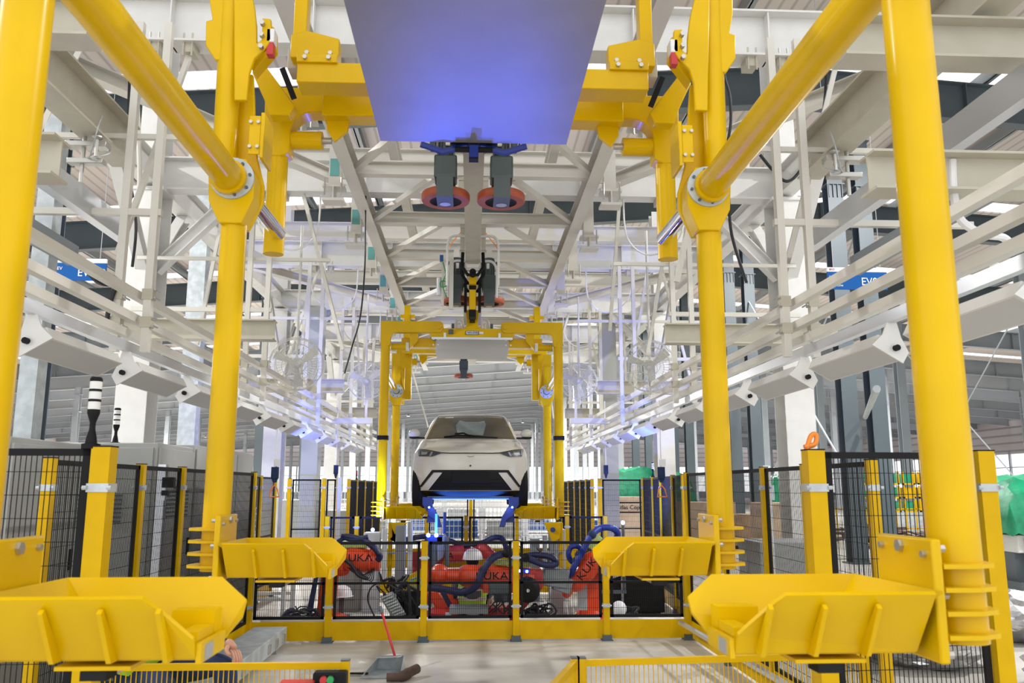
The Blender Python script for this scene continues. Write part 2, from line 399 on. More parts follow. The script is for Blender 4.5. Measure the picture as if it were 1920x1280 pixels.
# ================================================================== white gantry over the line
GY = [6.5 + 3.5 * i for i in range(6)]
for i, y in enumerate(GY):
    t = thing('gantry_crossbeam', 'white steel crossbeam above the line, %s from the front' % ORD[i], 'beam', (0, y, 5.2), 'white crossbeams of the gantry')
    b = MB().ib((-4.15, y, 5.41), (4.15, y, 5.41), .22, .42, .018, .014)
    for x in (-3.95, -2.5, -1.34, 1.34, 2.5, 3.95): b.box(x - .006, x + .006, y - .1, y + .1, 5.2, 5.6)
    b.obj('beam', 'white2', t, smooth=False)
    c = MB()
    for s in (-1, 1):
        for x in (2.35, 2.62):
            c.box(s * x - .05, s * x + .05, y - .07, y + .07, 5.12, 5.2)
            for dx in (-.035, .035): c.tube((s * x + dx, y - .08, 5.08), (s * x + dx, y - .08, 5.28), .008, n=6)
    c.parts('clamp', 'beige', t)
# upper tier
for i, y in enumerate(GY[:5]):
    yy = y + 1.7
    tag(MB().ib((-4.15, yy, 6.35), (4.15, yy, 6.35), .2, .3).obj('upper_crossbeam', 'white', smooth=False), 'cream upper crossbeam above the gantry, %s from the front' % ORD[i], 'beam', 'upper crossbeams')
for s in (-1, 1):
    n = 0
    for y in (10, 17, 24):
        t = thing('gantry_column', 'white steel H column of the gantry on the %s, %s from the front' % (SIDE[s], ORD[n]), 'column', (s * 3.95, y, 0), 'white columns of the gantry'); n += 1
        MB().ib((s * 3.95, y, 0.03), (s * 3.95, y, 5.18), .36, .36, .018, .014, up=(0, 1, 0)).ib((s * 3.95, y, 5.62), (s * 3.95, y, 7.4), .3, .3).obj('shaft', 'white2', t, smooth=False)
        MB().box(s * 3.95 - .25, s * 3.95 + .25, y - .25, y + .25, 0, .03).box(s * 3.95 - .2, s * 3.95 + .2, y - .2, y + .2, 5.16, 5.2).obj('plate', 'white2', t, smooth=False)
        MB().ib((s * 3.85, y, 4.2), (s * 2.9, y, 5.2), .14, .14).ib((s * 3.95, y - .12, 4.2), (s * 3.95, y - 1.1, 5.2), .14, .14).ib((s * 3.95, y + .12, 4.2), (s * 3.95, y + 1.1, 5.2), .14, .14).obj('knee_brace', 'white2', t, smooth=False)
    tag(MB().ib((s * 3.95, 2.0, 5.42), (s * 3.95, 24.4, 5.42), .2, .36).obj('longitudinal_beam', 'white2', smooth=False), 'long white beam along the %s edge of the gantry' % SIDE[s], 'beam')
    tag(MB().ib((s * 3.95, 2.0, 6.65), (s * 3.95, 24.4, 6.65), .2, .3).obj('upper_longitudinal_beam', 'white', smooth=False), 'upper white beam along the %s edge of the gantry' % SIDE[s], 'beam')
    # inner chords carrying the track
    tag(MB().ib((s * 1.36, 3.6, 5.1), (s * 1.36, 24.4, 5.1), .14, .2).obj('inner_chord', 'white', smooth=False), 'inner white chord beam just %s of the overhead track' % SIDE[s], 'beam')
    tag(MB().ib((s * 1.05, 3.6, 6.0), (s * 1.05, 24.4, 6.0), .12, .2).obj('upper_chord', 'white', smooth=False), 'upper white chord beam %s of the overhead track' % SIDE[s], 'beam')
    # long diagonals in plan
    for j in range(3):
        y = 6.5 + 7 * j
        tag(MB().ib((s * 3.8, y + .2, 5.3), (s * 1.6, y + 3.3, 5.3), .14, .14).obj('plan_brace', 'white', smooth=False), 'white diagonal brace %s of the track at gantry bay %s' % (SIDE[s], ORD[j]), 'brace', 'diagonal braces of the gantry')
        if 0: tag(MB().ib((s * 4.32, y + 1, 7.1), (s * 4.32, y + 6.0, 5.7), .1, .1).obj('sway_brace', 'white2', smooth=False), 'sloping white side brace high on the %s, bay %s' % (SIDE[s], ORD[j]), 'brace', 'sloping side braces of the gantry')
# ladder truss between the chords
for i in range(10):
    y = 7.25 + 1.75 * i
    b = MB().ib((-1.3, y, 5.15), (1.3, y, 5.15), .12, .16)
    tag(b.obj('truss_crossbar', 'white', smooth=False), 'cream crossbar between the inner chords, %s from the front' % ORD[i], 'beam', 'crossbars of the track truss')
    if i < 9:
        for s in (-1, 1):
            tag(MB().bar((s * 1.3, y + 1.6, 5.1), (s * .45, y + .1, 5.1), .07, .07).obj('truss_diagonal', 'white', smooth=False), 'thin cream diagonal on the %s side of the track truss, %s from the front' % (SIDE[s], ORD[i]), 'brace', 'diagonals of the track truss')
    # hanger brackets with teal labels
    for s in (-1, 1):
        t = thing('track_hanger', 'cream hanger bracket with bolts %s of the track, %s from the front' % (SIDE[s], ORD[i]), 'bracket', (s * 1.56, y, 4.9), 'hanger brackets along the track')
        x = s * 1.56
        b = MB().box(x - .12, x + .12, y - .1, y + .1, 4.90, 4.93).box(x - .12, x + .12, y - .1, y + .1, 4.74, 4.77).box(x - .008, x + .008, y - .1, y + .1, 4.77, 4.9)
        b.box(x - .07, x + .07, y + .0, y + .02, 4.93, 5.5).box(min(s * 1.43, x), max(s * 1.43, x), y + .021, y + .05, 5.04, 5.12).obj('bracket', 'white', t, smooth=False)
        c = MB()
        for dx in (-.09, .09): c.tube((x + dx, y - .105, 4.80), (x + dx, y - .105, 5.0), .009, n=6)
        c.parts('bolt', 'steel', t)
        if s < 0: MB().box(x - .055, x + .045, y - .012, y, 5.06, 5.26).obj('teal_label', 'teal', t, smooth=False)

# overhead track: one long rail
t = thing('overhead_track', 'worn beige overhead monorail track down the middle', 'rail', (0, 3.0, 4.7))
MB().ib((0, 3.0, 4.84), (0, 11.3, 4.84), .2, .28, .022, .02).ib((0, 13.0, 4.84), (0, 21.0, 4.84), .2, .28, .022, .02).obj('rail', 'beige', t, smooth=False)
b = MB()
for y in [3.75 + 1.75 * i for i in range(10)]:
    for s in (-1, 1): b.box(s * .14 - .03, s * .14 + .03, y - .03, y + .03, 4.72, 5.02)
    b.box(-.17, .17, y - .04, y + .04, 5.02, 5.08)
b.parts('clip', 'beige', t, smooth=False)

# friction drive units
def drive(x, y, label):
    z = 4.28
    t = thing('friction_drive', label, 'motor', (x, y, z), 'friction drives beside the track')
    MB().lathe([(.15, -.035), (.22, -.035), (.228, -.02), (.228, .03), (.22, .045), (.13, .045)], (x, y, z), n=40).obj('wheel_tyre', 'orange', t)
    MB().lathe([(0, .03), (.15, .03), (.15, -.03), (.12, -.02), (.05, .0), (0, .0)], (x, y, z), n=32).obj('wheel_hub', 'black', t)
    MB().box(x - .075, x + .075, y - .30, y - .02, z - .09, z - .06).box(x - .075, x + .075, y - .30, y - .27, z - .06, z + .10).box(x - .09, x + .09, y - .30, y + .1, z + .1, z + .13).obj('fork', 'motor', t, smooth=False)
    MB().lathe([(0, -.1), (.05, -.1), (.05, -.095)], (x, y - .1, z + .005), n=20).obj('hub_cap', 'steel', t)
    MB().cb((x, y - .1, z + .24), (.21, .22, .22)).cb((x, y - .1, z + .33), (.21, .21, .05)).obj('gearbox', 'motor', t, bevel=.015)
    b = MB().tube((x, y - .1, z + .35), (x, y - .1, z + .62), .075, n=20)
    for k in range(12):
        a = k * pi / 6; b.bar((x + .08 * cos(a), y - .1 + .08 * sin(a), z + .37), (x + .08 * cos(a), y - .1 + .08 * sin(a), z + .6), .006, .02)
    b.obj('motor', 'motor', t)
    s = -1 if x < 0 else 1
    MB().cb((x + s * .12, y - .1, z + .5), (.06, .11, .13)).obj('terminal_box', 'motor', t, bevel=.01)
    MB().cb((x - s * .02, y - .215, z + .48), (.04, .02, .08)).obj('rating_plate', 'paper', t, smooth=False)
    MB().path(catmull([(x + s * .12, y - .1, z + .56), (x + s * .14, y - .05, z + .75), (x + s * .02, y, z + .95), (x - s * .1, y, z + 1.1)]), .008, 6).obj('cable', 'orangepl', t)
    MB().box(x - .04, x + .04, y - .0, y + .06, z + .45, z + .8).box(min(x, s * .09), max(x, s * .09), y - .02, y + .04, z + .47, z + .52).box(s * .09, s * .11, y - .03, y + .05, z + .47, z + .6).obj('mount', 'white', t, smooth=False)
drive(-.26, 7.5, 'orange drive wheel with grey gearmotor, nearest on the left of the track')
drive(.26, 7.5, 'orange drive wheel with grey gearmotor, nearest on the right of the track')
drive(-.24, 11.9, 'orange drive wheel left of the track behind the hanging chain')
drive(.24, 11.9, 'orange drive wheel with gearmotor right of the hanging chain')
drive(-.2, 20.2, 'small far drive wheel seen under the second panel')

# white bent cable pipes round the track end
for i, (y, h) in enumerate(((10.7, 0), (11.4, -.15))):
    for s in (-1, 1):
        p = catmull([(s * .1, y, 4.9 + h), (s * .26, y, 4.9 + h), (s * .33, y, 4.82 + h), (s * .34, y, 4.6), (s * .34, y + .1, 4.25)], 5)
        tag(MB().path(p, .018, 10).obj('bent_cable_pipe', 'white2'), 'bent white pipe on the %s of the track end, %s' % (SIDE[s], 'upper' if i == 0 else 'lower'), 'pipe', 'bent white pipes')
# power chain and yellow trolley ahead of second carrier
t = thing('trolley', 'black and yellow trolley hanging from the track end', 'trolley', (0, 11.3, 3.9))
b = MB()
for k, y in enumerate((11.2, 11.6, 12.0)):
    z = 4.62 - k * .02
    b.path([(-.14, y, z + .2), (-.15, y, z), (-.07, y, z - .12), (.07, y, z - .12), (.15, y, z), (.14, y, z + .2)], .024, 8)
b.tube((0, 11.2, 4.55), (0, 12.1, 4.4), .045).box(-.05, .05, 11.4, 11.6, 3.95, 4.5).box(-.04, .04, 11.9, 12.1, 4.0, 4.4)
for s in (-1, 1): b.box(s * .1 - .02, s * .1 + .02, 11.5, 11.6, 4.05, 4.5)
b.obj('chain_guide', 'black', t)
MB().box(-.05, .05, 11.3, 11.42, 4.4, 4.52).box(-.045, .045, 11.36, 11.5, 4.05, 4.33).box(-.035, .035, 11.8, 12.2, 4.15, 4.3).parts('hook', 'yellow', t, smooth=False)
t = thing('air_service_unit', 'grey pneumatic cylinder with green hoses left of the trolley', 'machine', (-.42, 11.4, 4.2))
MB().tube((-.47, 11.4, 4.25), (-.47, 11.4, 4.5), .035).obj('cylinder', 'alu', t)
MB().box(-.44, -.40, 11.38, 11.42, 4.1, 4.75).obj('post', 'white', t)
MB().box(-.33, -.27, 11.38, 11.42, 4.05, 4.8).obj('guide_post', 'white', t)
MB().path(catmull([(-.42, 11.35, 4.72), (-.38, 11.35, 4.55), (-.42, 11.35, 4.4), (-.36, 11.35, 4.2)]), .008, 6).ring((-.41, 11.34, 4.4), .045, .008, (0, 1, 0)).obj('green_hose', 'green', t)
MB().cb((-.44, 11.38, 4.78), (.05, .05, .09)).obj('valve', 'bin', t)
# ================================================================== yellow carriers
def tray(b, s, yc, k=1.0):
    """wheel cradle; s side, yc centre in Y. Returns parts in one mesh"""
    zt, zb = 1.338, 1.177; xo, xi = 1.19, .64
    yf, yb_ = yc - .22, yc + .23; bf, bb = yc - .10, yc + .12
    T = .012
    X = lambda v: s * v
    # front plate leaning, cut at the inner end
    b.plate([(X(xo), yf, zt), (X(.80), yf, zt), (X(.765), yf + .02, zt - .03), (X(.70), bf - .03, zb + .05), (X(.70), bf, zb), (X(xo), bf, zb)][::s], T)
    b.plate([(X(xo), yb_, zt), (X(.74), yb_, zt), (X(.655), yb_ - .04, zt - .06), (X(.655), bb + .03, zb + .06), (X(.70), bb, zb), (X(xo), bb, zb)][::-s], T)
    b.box(X(.70), X(xo), bf, bb, zb - .012, zb)
    b.plate([(X(1.212), yf, zt), (X(1.19), yb_, zt), (X(1.03), bb, zb), (X(1.03), bf, zb)][::-s], T * .5)
    # triangular gusset at outer end, rising to the bracket
    b.plate([(X(1.19), yf, zt), (X(1.13), yf - .0, zt), (X(1.19), bf, zb)][::s], T)
    return zt, zb
def pad(parent_label, s, yc, group):
    x0 = s * 1.29
    t = thing('x', '', '', (x0, yc, 1.2)); return t
def wheel_pad(s, yc, t, tc=None):
    """tray, ribs, bracket and collar of one arm, all parts of the carrier t"""
    X = lambda v: s * v
    if tc is None: tc = yc
    b = MB(); zt, zb = tray(b, s, yc); b.obj('wheel_tray', 'yellow', t, smooth=False)
    b = MB(); yf = yc - .22; bf = yc - .10
    for x in (.76, .90, 1.04):
        for (ya, za), (yb_, zb2), out in (((yf, zt - .03), (bf, zb), -1), ((yc + .23, zt - .03), (yc + .12, zb), 1)):
            b._faces([(X(x) - .006, ya, za), (X(x) + .006, ya, za), (X(x) + .006, yb_, zb2 - .01), (X(x) - .006, yb_, zb2 - .01),
                      (X(x) - .006, ya + out * .012, za - .01), (X(x) + .006, ya + out * .012, za - .01), (X(x) + .006, yb_ + out * .05, zb2 - .01), (X(x) - .006, yb_ + out * .05, zb2 - .01)], MB.BF)
    b.parts('rib', 'yellow', t, smooth=False)
    # inner stop blocks and end cap
    b = MB().box(X(.704), X(.75), bf + .01, yc + .048, zb + .001, zb + .055).box(X(.703), X(.82), yc + .05, yc + .118, zb + .001, zb + .09).box(X(.686), X(.699), bf - .01, yc + .1, zb - .02, zb + .03)
    b.parts('end_stop', 'yellow', t, smooth=False)
    MB().box(X(.682), X(.686), bf + .02, bf + .08, zb - .015, zb + .022).obj('rating_label', 'cab', t, smooth=False)
    # bracket: cheek plate with bolts on its inner face
    MB().box(X(1.215), X(1.243), yc - .18, yc + .12, 1.15, 1.466).obj('bracket', 'yellow', t, bevel=.006)
    b = MB()
    for dy, z, r in ((.085, 1.435, .010), (-.02, 1.44, .018), (-.145, 1.425, .010)): b.tube((X(1.203), yc + dy, z), (X(1.215), yc + dy, z), r, n=6)
    for z in (1.44, 1.32, 1.17): b.tube((X(1.243), yc - .155, z), (X(1.262), yc - .155, z), .011, n=6)
    b.parts('bolt', 'steel', t)
    # collar plates round the tube foot
    b = MB()
    for z in (1.215, 1.275, 1.335, 1.395):
        b.prism([(X(1.245), tc - .10), (X(1.34), tc - .10), (X(1.40), tc - .07), (X(1.42), tc), (X(1.40), tc + .07), (X(1.34), tc + .10), (X(1.245), tc + .10)], 'z', z - .006, z + .006)
    b.parts('collar', 'yellow', t, smooth=False)
    MB().box(X(.86), X(1.05), yc - .11, yc + .1, 1.143, 1.153).obj('foot_plate', 'yellow', t, smooth=False)
    MB().box(X(.92), X(.985), yc - .11, yc - .04, 1.118, 1.142).obj('rubber_buffer', 'blackrub', t, smooth=False)
    MB().box(X(.925), X(.937), yc - .10, yc + .2, 1.118, 1.132).obj('edge_strip', 'alu', t, smooth=False)
HUBZ = 3.225
def hub_plate(s, y, t):
    X = lambda v: s * v
    pts = [(1.345, 2.98), (1.415, 3.10), (1.415, 3.30), (1.385, 3.38), (1.39, 3.9), (1.25, 3.9), (1.235, 3.75), (1.225, 3.62), (1.20, 3.40), (1.155, 3.24), (1.155, 3.14), (1.225, 2.98)]
    MB().prism([(X(a), z) for a, z in pts], 'y', y + .055, y + .085).prism([(X(a), z) for a, z in ((1.345, 2.98), (1.405, 3.10), (1.415, 3.24), (1.42, 3.34), (1.22, 3.34), (1.17, 3.24), (1.17, 3.12), (1.225, 2.98))], 'y', y - .085, y + .055).obj('hub_plate', 'yellow', t, bevel=.006)
    MB().lathe([(.0, 0), (.115, 0), (.115, .012), (0, .012)], (X(1.285), y - .097, HUBZ), (0, 1, 0), 32).obj('bearing_ring', 'galv', t)
    b = MB()
    for k in range(8):
        a = k * pi / 4 + .2; b.tube((X(1.285) + .095 * cos(a), y - .105, HUBZ + .095 * sin(a)), (X(1.285) + .095 * cos(a), y - .095, HUBZ + .095 * sin(a)), .009, n=6)
    b.tube((X(1.285), y - .12, HUBZ), (X(1.285), y - .095, HUBZ), .055, n=24)
    b.obj('hub_cap', 'dgrey', t)
def upper_claw(s, y, t):
    X = lambda v: s * v
    # wing pieces and claw above the hub
    def pz(px, Y_): return [(X(-p.x), p.z) for p in (at(a_, c_, Y=Y_) for a_, c_ in px)]
    b = MB().prism(pz([(404, 114), (386, 86), (387, 41), (399, 38), (393, 0), (395, -60), (420, -60), (420, 114)], y - .04), 'y', y - .05, y - .02)
    b.prism(pz([(440, -60), (462, -60), (478, 15), (482, 50), (482, 84), (492, 76), (493, 36), (509, 38), (510, 76), (500, 92), (478, 112), (468, 140), (464, 190), (440, 190)], y - .075), 'y', y - .09, y - .06)
    b.prism(pz([(512, 56), (518, 60), (518, 96), (478, 143), (474, 126), (505, 91)], y + .17), 'y', y + .12, y + .22)
    b.parts('claw', 'yellow', t, bevel=.006)
    MB().box(X(1.15), X(1.21), y - .10, y - .09, 3.36, 3.58).box(X(1.13), X(1.15), y - .10, y + .1, 3.34, 3.6).obj('side_plate', 'yellow', t, bevel=.004)
    b = MB()
    for x, z in ((1.16, 3.40), (1.16, 3.54), (1.2, 3.40), (1.2, 3.54)): b.tube((X(x), y - .115, z), (X(x), y - .1, z), .01, n=6)
    for z in (3.98, 4.05, 4.12): b.tube((X(1.17), y - .12, z), (X(1.17), y - .09, z), .014, n=6)
    b.parts('bolt', 'steel', t)
    MB().box(X(1.105), X(1.15), y - .09, y - .02, 4.02, 4.10).obj('guide_block', 'paper', t, bevel=.005)
    MB().box(X(1.11), X(1.145), y - .085, y - .03, 3.95, 4.02).obj('red_block', 'red', t, smooth=False)
def arch(s, y, t, r=.065):
    """bracket behind the far arm: drop tube, arch to the centre, stub roller and lug"""
    X = lambda v: s * v
    xt = 1.285
    MB().tube((X(xt), y, 3.08), (X(xt), y, 3.95), r, n=28).obj('drop_tube', 'yellow', t)
    pts = [(1.365, 3.75), (1.375, 4.12), (1.33, 4.20), (.56, 4.205), (.56, 4.03), (1.06, 4.03)]
    for k in range(1, 6):
        a = k * pi / 10; pts.append((1.06 + .14 * sin(a), 3.89 + .14 * cos(a)))
    pts += [(1.20, 3.75)]
    for k in range(1, 6):
        a = k * pi / 6; pts.append((1.2825 - .0825 * cos(a), 3.77 - .05 * sin(a)))
    MB().prism([(X(a), z) for a, z in pts], 'y', y - .07, y + .07).obj('arch', 'yellow', t, bevel=.008)
    MB().box(X(.62), X(.97), y - .22, y - .07, 3.94, 4.09).obj('arm_box', 'yellow', t, bevel=.006)
    MB().tube((X(1.21), y, 3.86), (X(1.0), y, 3.86), .06, n=24).obj('stub_roller', 'yellow', t)
    MB().tube((X(1.0), y, 3.86), (X(.94), y, 3.86), .022, n=12).obj('roller_pin', 'steel', t)
    MB().prism([(X(a), z) for a, z in ((.95, 3.98), (.95, 3.88), (.90, 3.80), (.82, 3.87), (.80, 3.98))], 'y', y - .14, y - .11).obj('lug', 'yellow', t, smooth=False)

def carrier(name_label, yn, yf, ya, front):
    """yn near arms, yf far arms, ya bracket; front=True: the front frame shows"""
    t = thing('vehicle_carrier', name_label, 'carrier', (0, (yn + yf) / 2, 0), 'yellow overhead vehicle carriers')
    for s in (-1, 1):
        X = lambda v: s * v
        # near arm
        if not front:
            MB().tube((X(1.322) + .012, yn - .08, 1.19), (X(1.322) + .012, yn - .08, 3.9), .068, n=36).obj('arm_tube', 'yellow', t)
        else:
            MB().tube((X(1.275), yn, 1.19), (X(1.275), yn, 3.72), .068, n=28).obj('arm_tube', 'yellow', t)
        wheel_pad(s, yn, t, yn - .08 if not front else yn)
        # far arm
        MB().tube((X(1.295) + .008, yf, 1.19), (X(1.295) + .008, yf, 3.20 if not front else 3.66), .068, n=32).obj('arm_tube', 'yellow', t)
        if not front: MB().tube((X(1.36), yf, 3.16), (X(1.375), yf, 4.7), .064, n=32).obj('upper_arm_tube', 'yellow', t)
        wheel_pad(s, yf, t)
        hub_plate(s, yf, t)
        upper_claw(s, yf, t) if not front else None
        arch(s, ya, t)
        if not front:
            MB().tube((X(1.30), yn - .3, HUBZ), (X(1.30), yf - .10, HUBZ), .078, n=32).obj('link_tube', 'yellow', t)
            MB().lathe([(.078, 0), (.095, .0), (.095, .05), (.078, .05)], (X(1.30), yf - .13, HUBZ), (0, 1, 0), 28).obj('link_collar', 'yellow', t)
            MB().tube((X(1.27), yf + .08, HUBZ), (X(1.245), ya - .05, HUBZ - .02), .045, n=28).obj('chrome_shaft', 'chrome', t)
            # gusset from claw down to arch
            gp = [at(x, y, Y=ya - .25) for x, y in ((476, 142), (498, 126), (556, 204), (546, 222), (508, 222), (500, 196))]
            MB().prism([(X(-p.x), p.z) for p in gp], 'y', ya - .30, ya - .20).obj('gusset', 'yellow', t, bevel=.006)
            ga = at(530, 130, Y=ya - .32); gb = at(552, 186, Y=ya - .32)
            MB().bar((X(-ga.x), ya - .33, ga.z), (X(-gb.x), ya - .33, gb.z), .02, .035).obj('slide_rail', 'black', t, smooth=False)
            # upper hanger arm
            yy = ya - .5
            MB().box(X(1.02), X(1.10), yy - .05, yy + .05, 4.2, 5.2).prism([(X(a), z) for a, z in ((1.11, 4.15), (1.11, 4.30), (1.02, 4.33), (.82, 4.28), (.82, 4.15))], 'y', yy - .055, yy + .045).obj('hanger_arm', 'yellow', t, bevel=.006)
            MB().box(X(.82), X(1.06), yy - .10, yy + .02, 4.10, 4.155).obj('clamp_foot', 'yellow', t, bevel=.004)
            MB().box(X(.55), X(1.06), yy - .08, yy + .10, 3.98, 4.11).obj('cross_arm', 'yellow', t, bevel=.006)
            b = MB()
            for x in (.87, 1.01):
                b.tube((X(x), yy - .07, 4.18), (X(x), yy - .05, 4.18), .014, n=6).tube((X(x), yy - .12, 4.125), (X(x), yy - .1, 4.125), .014, n=6)
            b.parts('bolt', 'steel', t)
            MB().box(X(1.10), X(1.16), yy + .1, yy + .25, 4.16, 4.29).obj('limit_box', 'beige', t, bevel=.004)
        else:
            MB().tube((X(1.275), yn, HUBZ + .05), (X(1.285), yf - .09, HUBZ), .05, n=24).obj('chrome_shaft', 'chrome', t)
            # front L frame
            pts = [(1.345, 3.70), (1.345, 4.02), (.47, 4.02), (.43, 3.99), (.42, 3.92), (.47, 3.85), (1.10, 3.85)]
            for k in range(1, 6): pts.append((1.10 + .1 * sin(k * pi / 10), 3.75 + .1 * cos(k * pi / 10)))
            pts += [(1.20, 3.70)]
            for k in range(1, 6): pts.append((1.2725 - .0725 * cos(k * pi / 6), 3.63 - .05 * sin(k * pi / 6) + .05))
            MB().prism([(X(a), z) for a, z in pts], 'y', yn - .06, yn + .06).obj('front_frame', 'yellow', t, bevel=.008)
            MB().tube((X(.49), yn - .075, 3.935), (X(.49), yn - .06, 3.935), .035, n=24).obj('pivot_cap', 'yellow', t)
            MB().box(X(1.21), X(1.22), yn - .07, yn - .06, 2.28, 2.33).box(X(1.20), X(1.35), yn - .072, yn + .072, 2.28, 2.34).obj('tape_band', 'blackrub', t, smooth=False)
            MB().tube((X(1.2), yn + .1, 3.66), (X(.97), yn + .1, 3.66), .05, n=20).obj('stub_roller', 'yellow', t)
            MB().box(X(.93), X(.98), yn + .05, yn + .15, 3.60, 3.72).obj('end_block', 'paper', t, bevel=.004)
            MB().box(X(.55), X(1.05), yn + .12, yn + .3, 3.66, 3.80).box(X(.80), X(.92), yn + .0, yn + .14, 3.74, 3.86).prism([(X(a), z) for a, z in ((.80, 3.74), (.92, 3.74), (.92, 3.62))], 'y', yn, yn + .12).obj('cross_arm', 'yellow', t, smooth=False)
            MB().box(X(1.05), X(1.16), yf + .1, yf + .2, 3.1, 3.9).box(X(.55), X(1.2), yf - .1, yf + .05, 3.88, 4.0).obj('rear_post', 'yellow', t, smooth=False)
            MB().box(X(1.08), X(1.18), yf - .1, yf + .1, 4.0, 4.72).box(X(1.0), X(1.25), yf - .08, yf + .08, 4.5, 4.56).obj('guide_post', 'yellow', t, smooth=False)
            b = MB()
            for x in (.50, .57):
                for z in (3.67, 3.75): b.tube((X(x), yn - .055, z), (X(x), yn - .045, z), .013, n=6)
            b.parts('bolt', 'steel', t)
    y0, y1 = (3.05, 5.0) if not front else (yn + .0, yn + 1.9)
    MB().box(-.59, .59, y0, y1, 3.76, 3.772).obj('belly_panel', 'sheet', t, smooth=False)
    MB().box(-.55, .55, y0 + .06, y0 + .2, 3.772, 3.88).box(-.55, .55, y1 - .3, y1 - .1, 3.772, 3.9).box(-.1, .1, y0 + .1, y1 - .1, 3.80, 3.98).obj('centre_beam', 'yellow', t, smooth=False)
    if front:
        MB().box(-.62, .62, yn - .04, yn + .12, 3.785, 3.92).prism([(-.12, 3.92), (.12, 3.92), (.08, 3.98), (.10, 4.2), (-.10, 4.2), (-.08, 3.98)], 'y', yn - .03, yn + .1).obj('front_beam', 'yellow', t, bevel=.004)
        MB().box(-.6, .6, yn - .05, yn - .035, 3.755, 3.785).box(-.42, -.385, yn - .055, yn - .045, 3.76, 3.85).box(.385, .42, yn - .055, yn - .045, 3.76, 3.85).obj('panel_edge', 'alu', t, smooth=False)
        p = MB().box(-.095, .09, yn - .052, yn - .04, 3.825, 3.88).obj('number_plate', 'sign', t, smooth=False)
        MB().box(-.087, .082, yn - .055, yn - .051, 3.831, 3.874).obj('plate_field', 'paper', p, smooth=False)
        text('AIN-038', .044, 'sign', (0, yn - .058, 3.852), FRONT, p)
        MB().box(.105, .165, yn - .052, yn - .04, 3.835, 3.87).obj('grey_tag', 'alu', t, smooth=False)
        MB().box(-.35, -.28, yn - .07, yn - .04, 3.83, 3.90).obj('sensor_box', 'dgrey', t, bevel=.004)
        for s in (-1, 1):
            MB().path(catmull([(s * .14, yn + .1, 3.86), (s * .145, yn + .1, 4.03), (s * .2, yn + .1, 4.08), (s * .245, yn + .1, 4.03), (s * .25, yn + .1, 3.86)], 4), .016, 8).path(catmull([(s * .18, yn + .1, 3.86), (s * .185, yn + .1, 4.0), (s * .22, yn + .1, 4.0), (s * .225, yn + .1, 3.86)], 4), .014, 8).obj('guard_hoop', 'white2', t)
            MB().box(s * .27, s * .31, yn + .1, yn + .16, 3.86, 4.02).obj('spring_box', 'dgrey', t)
    else:
        MB().box(-.14, .14, 4.95, 5.1, 3.77, 3.82).obj('latch_plate', 'black', t)
        MB().box(-.03, .03, 5.02, 5.08, 3.66, 3.80).tube((-.12, 5.04, 3.73), (.12, 5.04, 3.73), .018).obj('latch', 'blackrub', t)
        MB().box(-.028, .028, 5.01, 5.02, 3.67, 3.75).obj('latch_marker', 'hoseblue', t)
        for s in (-1, 1): MB().path([(s * .04, 5.06, 3.76), (s * .2, 5.08, 3.73), (s * .34, 5.06, 3.77)], .022, 8).obj('hose', 'hoseblue', t)
    return t
carrier('large yellow overhead carrier, empty, nearest the camera, with blue-lit panel', 2.38, 4.38, 5.25, False)
carrier('yellow overhead carrier farther down the line, holding the car', 12.15, 14.3, 15.1, True)
